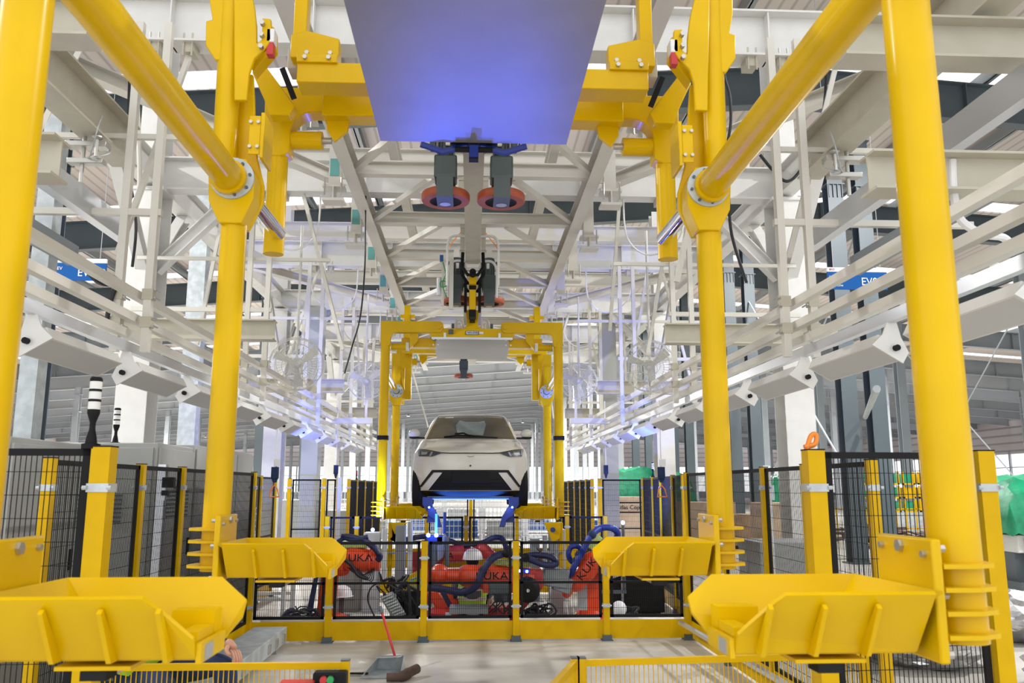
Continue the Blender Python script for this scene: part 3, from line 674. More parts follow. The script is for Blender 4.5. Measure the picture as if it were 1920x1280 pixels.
# ================================================================== the car
CY, CZ = 12.0, 1.31
def build_car():
    t = thing('car', 'cream white electric hatchback held up in the second yellow carrier, seen from the front', 'car', (-.01, CY, CZ))
    HW = .857
    # levels: z, front y, half width, corner depth, rear y
    lv = [(.17, .10, .80, .42, 3.70), (.24, .02, .845, .46, 3.74), (.36, .00, .857, .46, 3.76), (.52, .005, .857, .45, 3.77), (.64, .03, .853, .44, 3.77), (.74, .05, .845, .43, 3.76), (.80, .08, .835, .42, 3.74),
          (.835, .14, .825, .45, 3.72), (.90, .38, .815, .50, 3.70), (.96, .62, .80, .42, 3.68), (1.01, .82, .775, .35, 3.64)]
    gl = [(1.03, .84, .745, .22, 3.60), (1.15, 1.06, .70, .20, 3.52), (1.30, 1.33, .65, .18, 3.42), (1.43, 1.60, .59, .16, 3.30), (1.48, 1.76, .545, .14, 3.2), (1.515, 2.1, .46, .12, 3.0)]
    def fy(x, L):
        u = min(1, abs(x) / L[2]); return L[1] + L[3] * (1 - sqrt(max(0, 1 - u ** 2.6))) * .9 + .10 * u * u
    us = [0, .12, .25, .38, .5, .6, .7, .78, .85, .91, .95, .98, 1.0]
    def outline(L):
        P = []
        h = [(u * L[2], fy(u * L[2], L)) for u in us]
        e = h[-1][1]; side = [(L[2], e + (L[4] - .25 - e) * f) for f in (.15, .3, .45, .6, .75, .9, 1)]
        rear = [(L[2] * .93, L[4] - .08), (L[2] * .7, L[4] - .02), (L[2] * .35, L[4]), (0, L[4])]
        H = h + side + rear
        return [(x, y, L[0]) for x, y in H] + [(-x, y, L[0]) for x, y in H[-2:0:-1]]
    def loft(b, levels, top=False, bot=False):
        R = [[b.bm.verts.new((p[0] - .01, p[1] + CY, p[2] + CZ)) for p in outline(L)] for L in levels]
        n = len(R[0])
        for A, B in zip(R, R[1:]):
            for i in range(n): b.bm.faces.new((A[i], A[(i + 1) % n], B[(i + 1) % n], B[i]))
        if top: b.bm.faces.new(R[-1])
        if bot: b.bm.faces.new(R[0][::-1])
        return b
    loft(MB(), lv + gl[:1], True, True).obj('body', 'carw', t, ang=50)
    loft(MB(), gl, True, True).obj('cabin', 'carw', t, ang=60)
    def surf(x, z, levels):
        for A, B in zip(levels, levels[1:]):
            if A[0] <= z <= B[0]:
                f = (z - A[0]) / (B[0] - A[0]); L = [a + (c - a) * f for a, c in zip(A, B)]
                return fy(x, L)
        return fy(x, levels[-1] if z > levels[-1][0] else levels[0])
    def patch(name, poly, m, levels=lv, off=.008, thick=.02, step=.04, parent=t, mirror=False):
        for sg in ((1, -1) if mirror else (1,)):
            bm = bmesh.new(); vs = [bm.verts.new((sg * x, 0, z)) for x, z in poly]; bm.faces.new(vs)
            for ax, lo, hi in ((0, -.9, .9), (2, 0, 1.6)):
                c = lo
                while c < hi:
                    n = V((0, 0, 0)); n[ax] = 1; p = V((0, 0, 0)); p[ax] = c
                    bmesh.ops.bisect_plane(bm, geom=bm.verts[:] + bm.edges[:] + bm.faces[:], plane_co=p, plane_no=n); c += step
            r = bmesh.ops.extrude_face_region(bm, geom=bm.faces[:]); ext = set(v for v in r['geom'] if isinstance(v, bmesh.types.BMVert))
            for v in bm.verts:
                y = surf(v.co.x, v.co.z, levels); v.co.y = y - off + (thick if v not in ext else 0) + CY; v.co.z += CZ; v.co.x -= .01
            q = MB(); q.bm.free(); q.bm = bm; o = q.obj(name, m, parent, ang=40)
        return o
    # windscreen
    patch('windscreen', [(-.69, 1.035), (.69, 1.035), (.655, 1.15), (.60, 1.30), (.545, 1.43), (.535, 1.455), (-.535, 1.455), (-.545, 1.43), (-.60, 1.30), (-.655, 1.15)], 'glass', gl, .012, .02, .05)
    patch('dash_reflection', [(-.20, 1.10), (.19, 1.10), (.24, 1.30), (.20, 1.33), (.10, 1.31), (-.08, 1.31), (-.18, 1.33), (-.23, 1.28)], 'cab', gl, .013, .0012, .05) if False else None
    # bonnet shut line with headlamp brow
    patch('bonnet_gap', [(-.80, .862), (-.66, .846), (-.42, .792), (-.30, .786), (.30, .786), (.42, .792), (.66, .846), (.80, .862), (.80, .85), (.66, .83), (.42, .78), (.30, .775), (-.30, .775), (-.42, .78), (-.66, .83), (-.80, .85)], 'trim', lv, .010, .02, .05)
    for sg in (1, -1):
        hl = patch('headlamp', [(sg * x, z) for x, z in ((.79, .855), (.66, .832), (.42, .782), (.55, .735), (.755, .742))][::sg], 'lampg', lv, .014, .02, .04)
        patch('lamp_blade', [(sg * x, z) for x, z in ((.545, .80), (.57, .802), (.60, .742), (.57, .742))][::sg], 'lampin', lv, .018, .01, .04, hl)
        patch('lamp_blade', [(sg * x, z) for x, z in ((.755, .845), (.785, .85), (.755, .76), (.74, .76))][::sg], 'lampin', lv, .018, .01, .04, hl)
        patch('lamp_unit', [(sg * x, z) for x, z in ((.62, .80), (.72, .81), (.72, .765), (.64, .765))][::sg], 'lampin', lv, .016, .01, .04, hl)
    # bumper: dark intake, brow, blades, splitter
    patch('intake', [(-.60, .255), (.60, .255), (.40, .525), (-.40, .525)], 'trim', lv, .008, .02, .05)
    patch('intake_brow', [(-.74, .30), (-.55, .54), (.55, .54), (.74, .30), (.70, .30), (.53, .505), (-.53, .505), (-.70, .30)], 'trim', lv, .012, .02, .05)
    for sg in (1, -1):
        patch('bumper_blade', [(sg * x, z) for x, z in ((.52, .50), (.40, .50), (.60, .255), (.72, .255), (.66, .33))][::sg], 'carw', lv, .02, .02, .05)
    for z in (.30, .35, .40): patch('grille_bar', [(-.50, z), (.50, z), (.50, z + .008), (-.50, z + .008)], 'black', lv, .018, .01, .05)
    patch('splitter', [(-.83, .17), (.83, .17), (.845, .245), (-.845, .245)], 'trim', lv, .02, .04, .05)
    MB().cb((-.01, CY - .035, CZ + .44), (.53, .03, .17)).obj('plate_holder', 'black', t, bevel=.01)
    b = MB()
    for x in (-.14, .12):
        for z in (.415, .455): b.tube((x - .01, CY - .056, CZ + z), (x - .01, CY - .048, CZ + z), .012, n=10)
    b.parts('plate_screw', 'black', t)
    patch('front_emblem', [(-.05, .735), (0, .725), (.05, .735), (.05, .741), (0, .732), (-.05, .741)], 'lampin', lv, .012, .004, .05)
    MB().tube((-.01, CY + .0, CZ + .60), (-.01, CY + .02, CZ + .60), .012, n=12).obj('sensor', 'trim', t)
    # mirrors
    for sg in (1, -1):
        x = sg * .87 - .01
        MB().sphere((x, CY + 1.0, CZ + 1.115), .1, 20, (.95, .7, .75)).obj('mirror', 'carw', t)
        MB().box(min(x, x - sg * .16), max(x, x - sg * .16), CY + .97, CY + 1.04, CZ + 1.035, CZ + 1.06).sphere((x, CY + 1.0, CZ + 1.055), .085, 14, (1, .7, .3)).obj('mirror_foot', 'trim', t)
    # wipers
    MB().path([(-.42, CY + surf(-.42, 1.06, gl) - .03, CZ + 1.06), (-.2, CY + surf(-.2, 1.075, gl) - .035, CZ + 1.085), (.1, CY + surf(.1, 1.07, gl) - .03, CZ + 1.075)], .012, 6).path([(-.08, CY + .80, CZ + 1.09), (.15, CY + .83, CZ + 1.06), (.40, CY + .88, CZ + 1.045)], .010, 6).path([(-.25, CY + .80, CZ + 1.10), (-.12, CY + .78, CZ + 1.11), (-.05, CY + .8, CZ + 1.08)], .016, 6).obj('wiper', 'trim', t)
    # pale reflection of paper, painted onto the screen
    patch('screen_reflection', [(-.20, 1.09), (.19, 1.09), (.24, 1.28), (.22, 1.35), (.12, 1.33), (-.07, 1.33), (-.18, 1.35), (-.24, 1.27)], 'screenrefl', gl, .013, .002, .05)
    patch('sticker', [(-.42, 1.405), (-.28, 1.41), (-.28, 1.42), (-.42, 1.415)], 'paper', gl, .014, .004, .05)
    for sg in (1, -1):
        for yy in (.55, 3.05):
            wl = MB().lathe([(.19, -.09), (.29, -.095), (.3, -.06), (.3, .06), (.29, .095), (.19, .09)], (sg * .745 - .01, CY + yy, CZ + .29), (1, 0, 0), 40)
            for k in (-.05, 0, .05): wl.ring((sg * .745 - .01 + k, CY + yy, CZ + .29), .301, .006, (1, 0, 0), 40, 4)
            wl.obj('tyre', 'blackrub', t)
            MB().lathe([(0, -.04), (.19, -.06), (.19, .06), (0, .04)], (sg * .745 - .01, CY + yy, CZ + .29), (1, 0, 0), 24).obj('wheel_rim', 'dgrey', t)
    MB().box(-.62, .60, CY + .12, CY + 3.3, CZ + .135, CZ + .17).obj('underbody', 'dgrey', t)
    return t
car = build_car()
# blue clamps and light bar beneath the car
t = thing('underbody_light_bar', 'glowing blue light bar right under the front bumper of the car', 'lamp', (0, CY + .16, CZ + .1))
MB().box(-.60, .58, CY + .14, CY + .26, CZ + .125, CZ + .15).obj('housing', 'bluelit', t, smooth=False)
MB().box(-.57, .55, CY + .13, CY + .14, CZ + .125, CZ + .15).obj('led_strip', 'ledcy', t, smooth=False)
l = lamp('bar_light', 'AREA', (0, CY + .10, CZ + .02), 7, (.05, .2, 1), 1.1, (pi, 0, 0), .1); l.parent = t; l.location = (0, -.06, -.08)
for s in (-1, 1):
    t = thing('locating_clamp', 'bright blue steel clamp under the %s front wheel side of the car' % SIDE[s], 'clamp', (s * .62, CY - .1, 1.25))
    MB().prism([(s * a, z) for a, z in ((.68, 1.47), (.54, 1.47), (.54, 1.36), (.50, 1.20), (.44, 1.12), (.50, 1.12), (.62, 1.12), (.60, 1.26), (.68, 1.36))], 'y', CY - .02, CY + .06).obj('body', 'bluelit', t, bevel=.006)
    MB().prism([(s * a, z) for a, z in ((.60, 1.34), (.52, 1.33), (.44, 1.2), (.40, 1.06), (.48, 1.06), (.50, 1.16), (.60, 1.22))], 'y', CY - .12, CY - .05).obj('jaw', 'bluelit', t, bevel=.006)
    MB().sphere((s * .58, CY - .14, 1.33), .014, 10).obj('led', 'led', t)
    l = lamp('clamp_light', 'POINT', (s * .52, CY - .3, 1.3), .8, (.12, .25, 1), .03); l.parent = t; l.location = (-s * .1, -.2, .05)
# ================================================================== safety fences
def mesh_panel(t, p0, p1, z0, z1, mid=None, pv=.022, ph=.095, fr=.03, name='mesh_panel'):
    p0 = V((*p0, 0)); p1 = V((*p1, 0)); L = (p1 - p0).length; d = (p1 - p0).normalized(); n = V((-d.y, d.x, 0))
    b = MB(); U = V((0, 0, 1))
    def P(a, z): return p0 + d * a + U * z
    b.bar(P(0, z0 + fr / 2), P(L, z0 + fr / 2), .02, fr); b.bar(P(0, z1 - fr / 2), P(L, z1 - fr / 2), .02, fr)
    b.bar(P(fr / 2, z0), P(fr / 2, z1), .02, fr, up=d); b.bar(P(L - fr / 2, z0), P(L - fr / 2, z1), .02, fr, up=d)
    for m in (mid or []): b.bar(P(0, m), P(L, m), .02, fr * .8)
    k = max(1, int(L / pv))
    for i in range(1, k): b.bar(P(L * i / k, z0), P(L * i / k, z1), .003, .003, up=d)
    k = max(1, int((z1 - z0) / ph))
    for i in range(1, k): b.bar(P(0, z0 + (z1 - z0) * i / k) + n * .004, P(L, z0 + (z1 - z0) * i / k) + n * .003, .003, .003)
    return b.obj(name, 'black', t, smooth=False)
def post(t, x, y, h, w=.06, d=(1, 0), m='yellow2'):
    b = MB().box(x - w / 2, x + w / 2, y - w / 2, y + w / 2, .012, h - .003)
    o = b.obj('post', m, t, smooth=False)
    MB().box(x - w / 2 - .002, x + w / 2 + .002, y - w / 2 - .002, y + w / 2 + .002, h - .003, h + .003).obj('post_cap', 'black', o, smooth=False)
    MB().box(x - w * .9, x + w * .9, y - w * .9, y + w * .9, 0, .012).box(x - w * .75, x + w * .75, y - w * .75, y + w * .75, .012, .06).obj('foot', 'dgrey', o, smooth=False)
    return o
def clip(o, x, y, z, w=.06):
    MB().box(x - w / 2 - .006, x + w / 2 + .006, y - w / 2 - .006, y + w / 2 + .006, z - .018, z + .018).tube((x - w / 2 - .02, y - w / 2 - .008, z), (x - w / 2 - .002, y - w / 2 - .008, z), .01, n=6).tube((x + w / 2 + .002, y - w / 2 - .008, z), (x + w / 2 + .02, y - w / 2 - .008, z), .01, n=6).obj('clamp', 'galv', o)
def fence(label, pts, h, z0=.2, kick=True, mid=None, w=.06, cz=None, pv=.022, kickh=.19, name='safety_fence'):
    c = V((sum(p[0] for p in pts) / len(pts), sum(p[1] for p in pts) / len(pts), 0))
    t = thing(name, label, 'fence', c)
    for p in pts:
        o = post(t, p[0], p[1], h, w)
        for z in (cz or (h - .12, .35)): clip(o, p[0], p[1], z, w)
    for a, b_ in zip(pts, pts[1:]):
        if len(a) > 2: continue
        A = V((a[0], a[1], 0)); B = V((b_[0], b_[1], 0)); d = (B - A).normalized()
        q0 = A + d * (w / 2 + .015); q1 = B - d * (w / 2 + .015)
        mesh_panel(t, (q0.x, q0.y), (q1.x, q1.y), z0, h - .01, mid, pv)
        if kick:
            e0 = A + d * (w / 2); e1 = B - d * (w / 2)
            MB().bar((e0.x, e0.y, .02 + kickh / 2), (e1.x, e1.y, .02 + kickh / 2), .012, kickh).obj('kick_plate', 'yellow2', t, smooth=False)
    return t
Yc = 9.22
# middle fence in front of the robots
cx = [-2.32, -1.49, -.49, .49, 1.46, 2.34]
fence('low black mesh fence with yellow kick plates across the line, in front of the robots', [(x, Yc) for x in cx], 1.04, .235, True, [.60], .065, (.86, .36))
H = 1.765
fence('yellow fence corner with one black mesh panel, nearest left of the camera', [(-2.55, 3.66), (-1.58, 3.70)], H + .01, .2, True, None, .08, (1.60,))
fence('yellow fence corner with one black mesh panel, nearest right of the camera', [(1.60, 3.86), (2.45, 3.92)], H + .01, .2, True, None, .08, (1.60,))
fence('long left run of yellow posts and dark mesh beside the grey cabinets', [(-2.34, y) for y in (4.8, 5.45, 6.1, 6.95, 8.1, 9.22)], H, .2, True, [.75], .055, (1.60,))
fence('long right run of yellow posts and dark mesh beside the white column', [(2.38, y) for y in (4.9, 5.9, 6.75, 7.9, 9.22)], H, .2, True, [.75], .055, (1.60,))
fence('middle left run of mesh fence beyond the robots', [(-3.0, 10.3), (-3.0, 11.2), (-3.0, 12.2), (-3.0, 13.1)], H, .2, True, [.9], .055, (1.6,))
fence('middle right run of mesh fence beyond the robots', [(2.62, 10.3), (2.68, 11.1), (2.75, 12.1), (2.85, 13.1), (2.9, 14.1)], H, .2, True, [.9], .055, (1.6,))
fence('crosswise mesh gate panel on the left behind the robots', [(-3.35, 15.8), (-2.72, 15.8), (-2.45, 15.8)], H, .2, True, [.85], .07, (1.6,))
fence('crosswise mesh panel on the right with the crate behind', [(2.42, 15.8), (3.25, 15.8), (3.5, 15.8)], H, .2, True, [.85], .07, (1.6,))
fence('far left run of mesh fence seen almost edge on', [(-2.35, y) for y in (16.4, 17.5, 18.8, 20.3, 22)], H, .2, True, None, .06, (1.6,))
fence('far right run of mesh fence seen almost edge on, close yellow posts', [(2.35, y) for y in (16.3, 17.1, 18.0, 19.0, 20.2, 21.6, 23.2)], H, .2, True, None, .06, (1.6,))
fence('low fence across the line beyond the robots, below the car', [(-2.2, 13.2), (-1.75, 13.2), (-.07, 13.2), (1.5, 13.2), (2.1, 13.2)], 1.17, .2, True, [.62], .06, (1.0,))
fence('farthest low fence across the line, bare yellow posts', [(-.9, 17.5), (-.0, 17.5), (.95, 17.5)], 1.62, .2, False, None, .07, (1.4,))
# gate frames of aluminium
for i, (x, y) in enumerate(((-2.42, 6.75), (2.45, 6.9), (-2.3, 14.9), (2.95, 13.6))):
    tag(MB().box(x - .03, x + .03, y - .03, y + .03, 0.0, 1.78).box(x - .015, x + .045, y - .05, y - .03, 1.5, 1.62).obj('aluminium_post', 'alu', smooth=False), 'slim aluminium post by the fence, %s' % ['front left, next to the cabinets', 'front right', 'behind left', 'behind right'][i], 'post')
t = thing('gate_switch', 'small black safety switch on the aluminium post at left', 'switch', (-2.33, 6.7, 1.62))
MB().cb((-2.34, 6.66, 1.64), (.09, .05, .08)).cb((-2.36, 6.66, 1.56), (.05, .05, .04)).obj('body', 'black', t, bevel=.005)

# low yellow barriers near the camera
def barrier(label, pts, z1, pv=.024, hb=.03):
    t = thing('low_yellow_barrier', label, 'barrier', (pts[0][0], pts[0][1], 0))
    for a, c in zip(pts, pts[1:]):
        A = V((*a, 0)); B = V((*c, 0)); d = (B - A).normalized(); L = (B - A).length
        b = MB().bar(A + V((0, 0, z1 - hb / 2)), B + V((0, 0, z1 - hb / 2)), hb, hb).bar(A + V((0, 0, .08)), B + V((0, 0, .08)), hb, hb)
        b.parts('rail', 'yellow2', t, smooth=False)
        b = MB(); k = int(L / pv)
        for i in range(1, k): p = A + d * (L * i / k); b.bar(p + V((0, 0, .08)), p + V((0, 0, z1 - hb)), .004, .004)
        b.obj('wire_infill', 'yellow2', t, smooth=False)
    for i, p in enumerate(pts):
        o = MB().box(p[0] - .02, p[0] + .02, p[1] - .02, p[1] + .02, 0, z1 + .006).obj('post', 'yellow2', t, smooth=False)
        MB().box(p[0] - .021, p[0] + .021, p[1] - .021, p[1] + .021, z1 + .006, z1 + .014).obj('post_cap', 'dgrey', o, smooth=False)
    return t
BY = 4.3; zb = at(400, 1243, Y=BY).z
xl = [at(x, 1243, Y=BY).x for x in (180, 648)]
barrier('low yellow wire barrier in front of the kneeling worker, bottom left', [(xl[0], BY), (xl[1], BY)], zb)
c0 = at(1090, 1243, Y=BY); c1 = at(1640, 1243, Y=BY)
barrier('low yellow wire barrier along the bottom right of the photo', [(c0.x, BY), (c1.x, BY + .12)], zb)
c2 = at(1078, 1243, Y=BY); e = at(1000, 1282, X=.27)
barrier('short angled yellow barrier beside the right one', [(c2.x - .0, BY + .0), (.22, 3.35)], zb)
# control box on barrier
p = at(620, 1262, Y=BY - .1)
t = thing('control_box', 'black control box with red and green buttons on the left barrier', 'control box', (p.x, p.y, p.z - .05))
MB().cb((p.x, p.y, p.z - .075), (.155, .08, .17)).obj('box', 'black', t, bevel=.008)
for dx, dz, m in ((-.05, -.05, 'lens'), (-.024, -.018, 'red'), (.008, -.018, 'green')):
    MB().lathe([(0, .03), (.016, .028), (.018, .01), (.012, 0)], (p.x + dx, p.y - .04, p.z + dz), (0, -1, 0), 16).obj('push_button', m if m != 'lens' else 'green', t)
p = at(558, 1275, Y=BY - .15)
t = thing('red_box', 'red box hanging on the barrier beside the control box', 'box', (p.x, p.y, p.z))
MB().cb((p.x, p.y, p.z - .075), (.15, .08, .12)).cb((p.x, p.y, p.z - .012), (.16, .09, .02)).obj('case', 'red', t, bevel=.006)

# silver ramp / cable channel at the left
a = at(415, 1240, Z=.12); 
t = thing('cable_ramp', 'grey metal cable channel lying at an angle on the left floor', 'channel', (-2.05, 8.3, 0))
def chan(z0, z1, inset=0):
    q = [at(358 , 1196, Z=.0), at(524, 1196, Z=.0), at(452, 1262, Z=.0), at(225, 1262, Z=.0)]
    return q
q = [V((-2.2, 9.0, 0)), V((-1.78, 9.05, 0)), V((-1.78, 7.0, 0)), V((-2.2, 6.95, 0))]
P1 = at(470, 1180, Z=.2); P2 = at(522, 1180, Z=.2); P3 = at(398, 1262, Z=.2); P4 = at(455, 1243, Z=.2)

MB().box(-2.2, -1.87, 6.3, 9.0, .05, .20).obj('channel', 'galv', t, bevel=.004)
b = MB()
for y in (6.8, 7.4, 8.0, 8.6): b.box(-2.19, -2.13, y, y + .04, 0, .05).box(-1.94, -1.88, y, y + .04, 0, .05)
b.parts('foot', 'steel', t, smooth=False)
b = MB()
for y in (7.3, 8.2, 8.5, 8.8): b.box(-1.87, -1.85, y, y + .06, .08, .16)
b.parts('latch', 'steel', t, smooth=False)
# aluminium floor rails
t = tag(MB().bar((2.2, 9.0, .21), (2.32, 4.2, .21), .05, .03).obj('floor_rail', 'alu', smooth=False), 'aluminium rail running along the right kick plates', 'rail')
# dustpan with long red handle, brush
pb = at(705, 1275, Z=0.01); ph = at(727, 1255, Z=.08); pt = at(714, 1137, Y=ph.y - .25)
t = thing('long_handled_dustpan', 'galvanised dustpan with a long red handle standing on the floor', 'dustpan', (ph.x, ph.y, 0))
x, y = at(720, 1262, Z=0).x, at(720, 1262, Z=0).y
MB().plate([(x - .19, y - .20, .004), (x + .15, y - .22, .004), (x + .17, y + .12, .004), (x - .08, y + .16, .004)], .004).plate([(x - .08, y + .16, .0), (x + .17, y + .12, 0), (x + .16, y + .10, .13), (x - .06, y + .13, .12)], .004).plate([(x + .15, y - .22, 0), (x + .17, y + .12, 0), (x + .16, y + .10, .13)], .004).plate([(x - .19, y - .20, 0), (x - .08, y + .16, 0), (x - .06, y + .13, .12)], .004).plate([(x + .16, y + .10, .13), (x - .06, y + .13, .12), (x - .07, y - .04, .135), (x + .14, y - .04, .14)], .004).obj('pan', 'galv', t, smooth=False)
h0 = V((x + .09, y + .06, .12)); h1 = at(713, 1137, Y=y + .35)
MB().tube(h0, h0.lerp(h1, .86), .011, n=10).obj('handle', 'red', t)
MB().tube(h0.lerp(h1, .86), h1, .016, n=10).obj('grip', 'dgrey', t)
a = at(752, 1268, Z=.04); c = at(784, 1252, Z=.07)
tag(MB().path(catmull([a + V((-.12, -.02, 0)), a, a.lerp(c, .5), c]), [.035] * 6 + [.045] * 6 + [.04] * 6 + [.03], 12).obj('rolled_brush', 'rust'), 'dark brown brush roll lying beside the dustpan', 'brush')
tag(MB().bar(at(655, 1262, Z=.02), at(690, 1262, Z=.02), .03, .012).obj('black_strip', 'black', smooth=False), 'black strip on the floor left of the dustpan', 'strip')
# white ball shapes and rollers at the fence foot
for i, (xa, xb) in enumerate(((490, 790), (800, 955), (968, 1125), (1135, 1300))):
    A = at(xa, 1164, Y=9.5); B = at(xb, 1164, Y=9.5)
    tag(MB().tube((A.x, 9.5, A.z), (B.x, 9.5, B.z), .04, n=16).obj('floor_conveyor_roller', 'signw'), 'white roller tube low behind the middle fence, %s from the left' % ORD[i], 'roller', 'white roller tubes')
# coloured stack lights
def stack_light(x, y, z, s, label, m2='paper', grp=None):
    t = thing('stack_light', label, 'signal lamp', (x, y, z), grp)
    MB().lathe([(0, 0), (.055 * s, 0), (.055 * s, .03 * s), (.035 * s, .035 * s), (.03 * s, .07 * s), (.018 * s, .12 * s), (.017 * s, .16 * s), (.03 * s, .20 * s), (.037 * s, .22 * s), (.037 * s, .245 * s), (0, .245 * s)], (x, y, z), n=20).obj('base', 'black', t)
    zz = .245 * s
    for k in range(3):
        MB().tube((x, y, z + zz), (x, y, z + zz + .048 * s), .036 * s, n=20).obj('lens_section', m2, t)
        MB().tube((x, y, z + zz + .048 * s), (x, y, z + zz + .064 * s), .0375 * s, n=20).obj('black_band', 'black', t)
        zz += .064 * s
    MB().lathe([(.0375 * s, 0), (.03 * s, .012 * s), (0, .014 * s)], (x, y, z + zz), n=20).obj('cap', 'black', t)
    return t
pp = at(181, 846, Y=3.75)
stack_light(pp.x, 3.69, H - .0, .69, 'black and white stack light on top of the nearest left fence')
# ------------------------------------------------ cabinets
def cabinet(x0, x1, y0, y1, z1, label, m='cab', doors=1, vents=False, marks=False):
    t = thing('electrical_cabinet', label, 'cabinet', ((x0 + x1) / 2, (y0 + y1) / 2, 0))
    MB().box(x0, x1, y0, y1, .08, z1).obj('body', m, t, bevel=.008)
    MB().box(x0 + .02, x1 - .02, y0 + .02, y1 - .02, 0, .08).obj('plinth', 'dgrey', t, smooth=False)
    n = doors
    for i in range(n):
        a = y0 + (y1 - y0) * i / n + .015; c = y0 + (y1 - y0) * (i + 1) / n - .015
        d = MB().box(x1, x1 + .02, a, c, .12, z1 - .04).obj('door', m, t, bevel=.004)
        MB().box(x1 + .02, x1 + .04, c - .08, c - .05, 1.0, 1.15).obj('handle', 'black', d, smooth=False)
        if vents:
            b = MB()
            for k in range(7): b.box(x1 + .02, x1 + .03, a + .08, c - .12, 1.35 + k * .035, 1.365 + k * .035)
            b.obj('vent', 'dgrey', d, smooth=False)
    # face to the camera
    d = MB().box(x0 + .03, x1 - .03, y0 - .018, y0, .12, z1 - .04).obj('side_panel', m, t, bevel=.004)
    if vents:
        b = MB()
        for k in range(7): b.box(x0 + .12, x1 - .25, y0 - .03, y0 - .018, 1.32 + k * .035, 1.335 + k * .035)
        b.obj('vent', 'dgrey', d, smooth=False)
    if marks:
        for z in (1.66, 1.50): MB().box(x0 + .2, x1 - .1, y0 - .022, y0 - .018, z, z + .012).obj('red_stripe', 'red', d, smooth=False)
    return t
cabinet(-4.3, -3.0, 5.6, 6.6, 1.93, 'tall pale grey cabinet with red stripes behind the nearest left mesh', doors=1, marks=True)
cabinet(-3.4, -2.62, 7.15, 8.05, 1.97, 'grey cabinet with louvred vent behind the left fence', 'cab', 1, True)
cabinet(-3.5, -2.62, 8.1, 10.2, 2.0, 'long pale cabinet with several doors left of the yellow arm', 'cab', 3)
stack_light(-3.12, 7.5, 1.97, .72, 'black and white stack light standing on the louvred grey cabinet')
tag(MB().cb((-4.9, 4.7, .92), (.7, .5, 1.84)).obj('dark_rack', 'dgrey'), 'dark rack behind the nearest left mesh panel', 'rack')
pq = at(537, 896, Y=13.1); stack_light(-3.0, 13.1, H + .003, .5, 'small striped stack light above the middle left fence')
stack_light(2.85, 13.1, H + .003, .5, 'small striped stack light above the middle right fence')
stack_light(-2.35, 17.5, H + .003, .4, 'small red stack light on the far left fence', 'red')
# pendants with orange triangular pull handles
for s, px_, nm in ((-1, 514, 'left'), (1, 1241, 'right')):
    p = at(px_, 920, Y=11.0)
    t = thing('pull_cord_pendant', 'hanging dark pendant with orange triangular handle on the %s' % nm, 'pendant', (p.x, p.y, p.z))
    a = at(px_, 875, Y=11).z; bb = at(px_, 897, Y=11).z
    MB().box(p.x - .045, p.x + .045, p.y - .03, p.y + .03, bb, a).prism([(p.x - .02, bb - .05), (p.x + .02, bb - .05), (p.x + .04, bb), (p.x - .04, bb)], 'y', p.y - .02, p.y + .02).obj('switch_body', 'navy', t, bevel=.006)
    MB().tube((p.x, p.y, a), (p.x, p.y, 2.75), .008, n=6).box(p.x - .02, p.x + .06, p.y - .01, p.y + .01, a + .01, a + .1).obj('cord', 'signw', t)
    z0 = p.z; MB().path([(p.x - .06, p.y, z0 - .075), (p.x + .065, p.y, z0 - .075), (p.x + .04, p.y, z0 + .02), (p.x + .0, p.y, z0 + .07), (p.x - .04, p.y, z0 + .02)], .011, 8, closed=True).tube((p.x, p.y, z0 + .07), (p.x, p.y, bb - .05), .004, n=6).obj('pull_handle', 'orangepl', t)
for px_, nm in ((630, 'left'), (1136, 'right')):
    p = at(px_, 880, Y=15.5)
    t = thing('small_pendant', 'small dark pendant switch hanging by the far %s column' % nm, 'pendant', (p.x, p.y, p.z))
    MB().box(p.x - .04, p.x + .04, p.y - .03, p.y + .03, p.z - .08, p.z + .08).prism([(p.x - .01, p.z - .16), (p.x + .01, p.z - .16), (p.x + .03, p.z - .08), (p.x - .03, p.z - .08)], 'y', p.y - .02, p.y + .02).obj('body', 'navy', t)
    MB().tube((p.x, p.y, p.z + .08), (p.x, p.y, 3.2), .01, n=6).obj('cord', 'signw', t)
# ================================================================== robots
def arm_seg(b, p, q, r0, r1, n=20, k=7):
    """rounded tapering casting between two joints"""
    p = V(p); q = V(q); d = q - p; L = d.length; d.normalize()
    pts = []; rs = []
    for i in range(4):
        a = i * pi / 8; pts.append(p - d * r0 * cos(a) * .9); rs.append(max(.002, r0 * sin(a)))
    for i in range(k): f = i / (k - 1); pts.append(p + d * L * f); rs.append(r0 + (r1 - r0) * f)
    for i in range(3, -1, -1):
        a = i * pi / 8; pts.append(q + d * r1 * cos(a) * .9); rs.append(max(.002, r1 * sin(a)))
    return b.path(pts, rs, n)
def hose(pts, t, r=.045, m='hose', name='hose', k=7):
    c = catmull(pts, k); rs = []
    # corrugated look: alternate radii
    out = []
    for i in range(len(c) - 1):
        for j in range(3): out.append(c[i].lerp(c[i + 1], j / 3)); rs.append(r * (1.0 if (len(rs) % 2) else .88))
    out.append(c[-1]); rs.append(r)
    return MB().path(out, rs, 12).obj(name, m, t, ang=80)
def P(x, y, Y): return at(x, y, Y=Y)
def clamp_ring(b, p, d, r): b.path([V(p) - V(d) * .03, V(p) + V(d) * .03], r, 14)

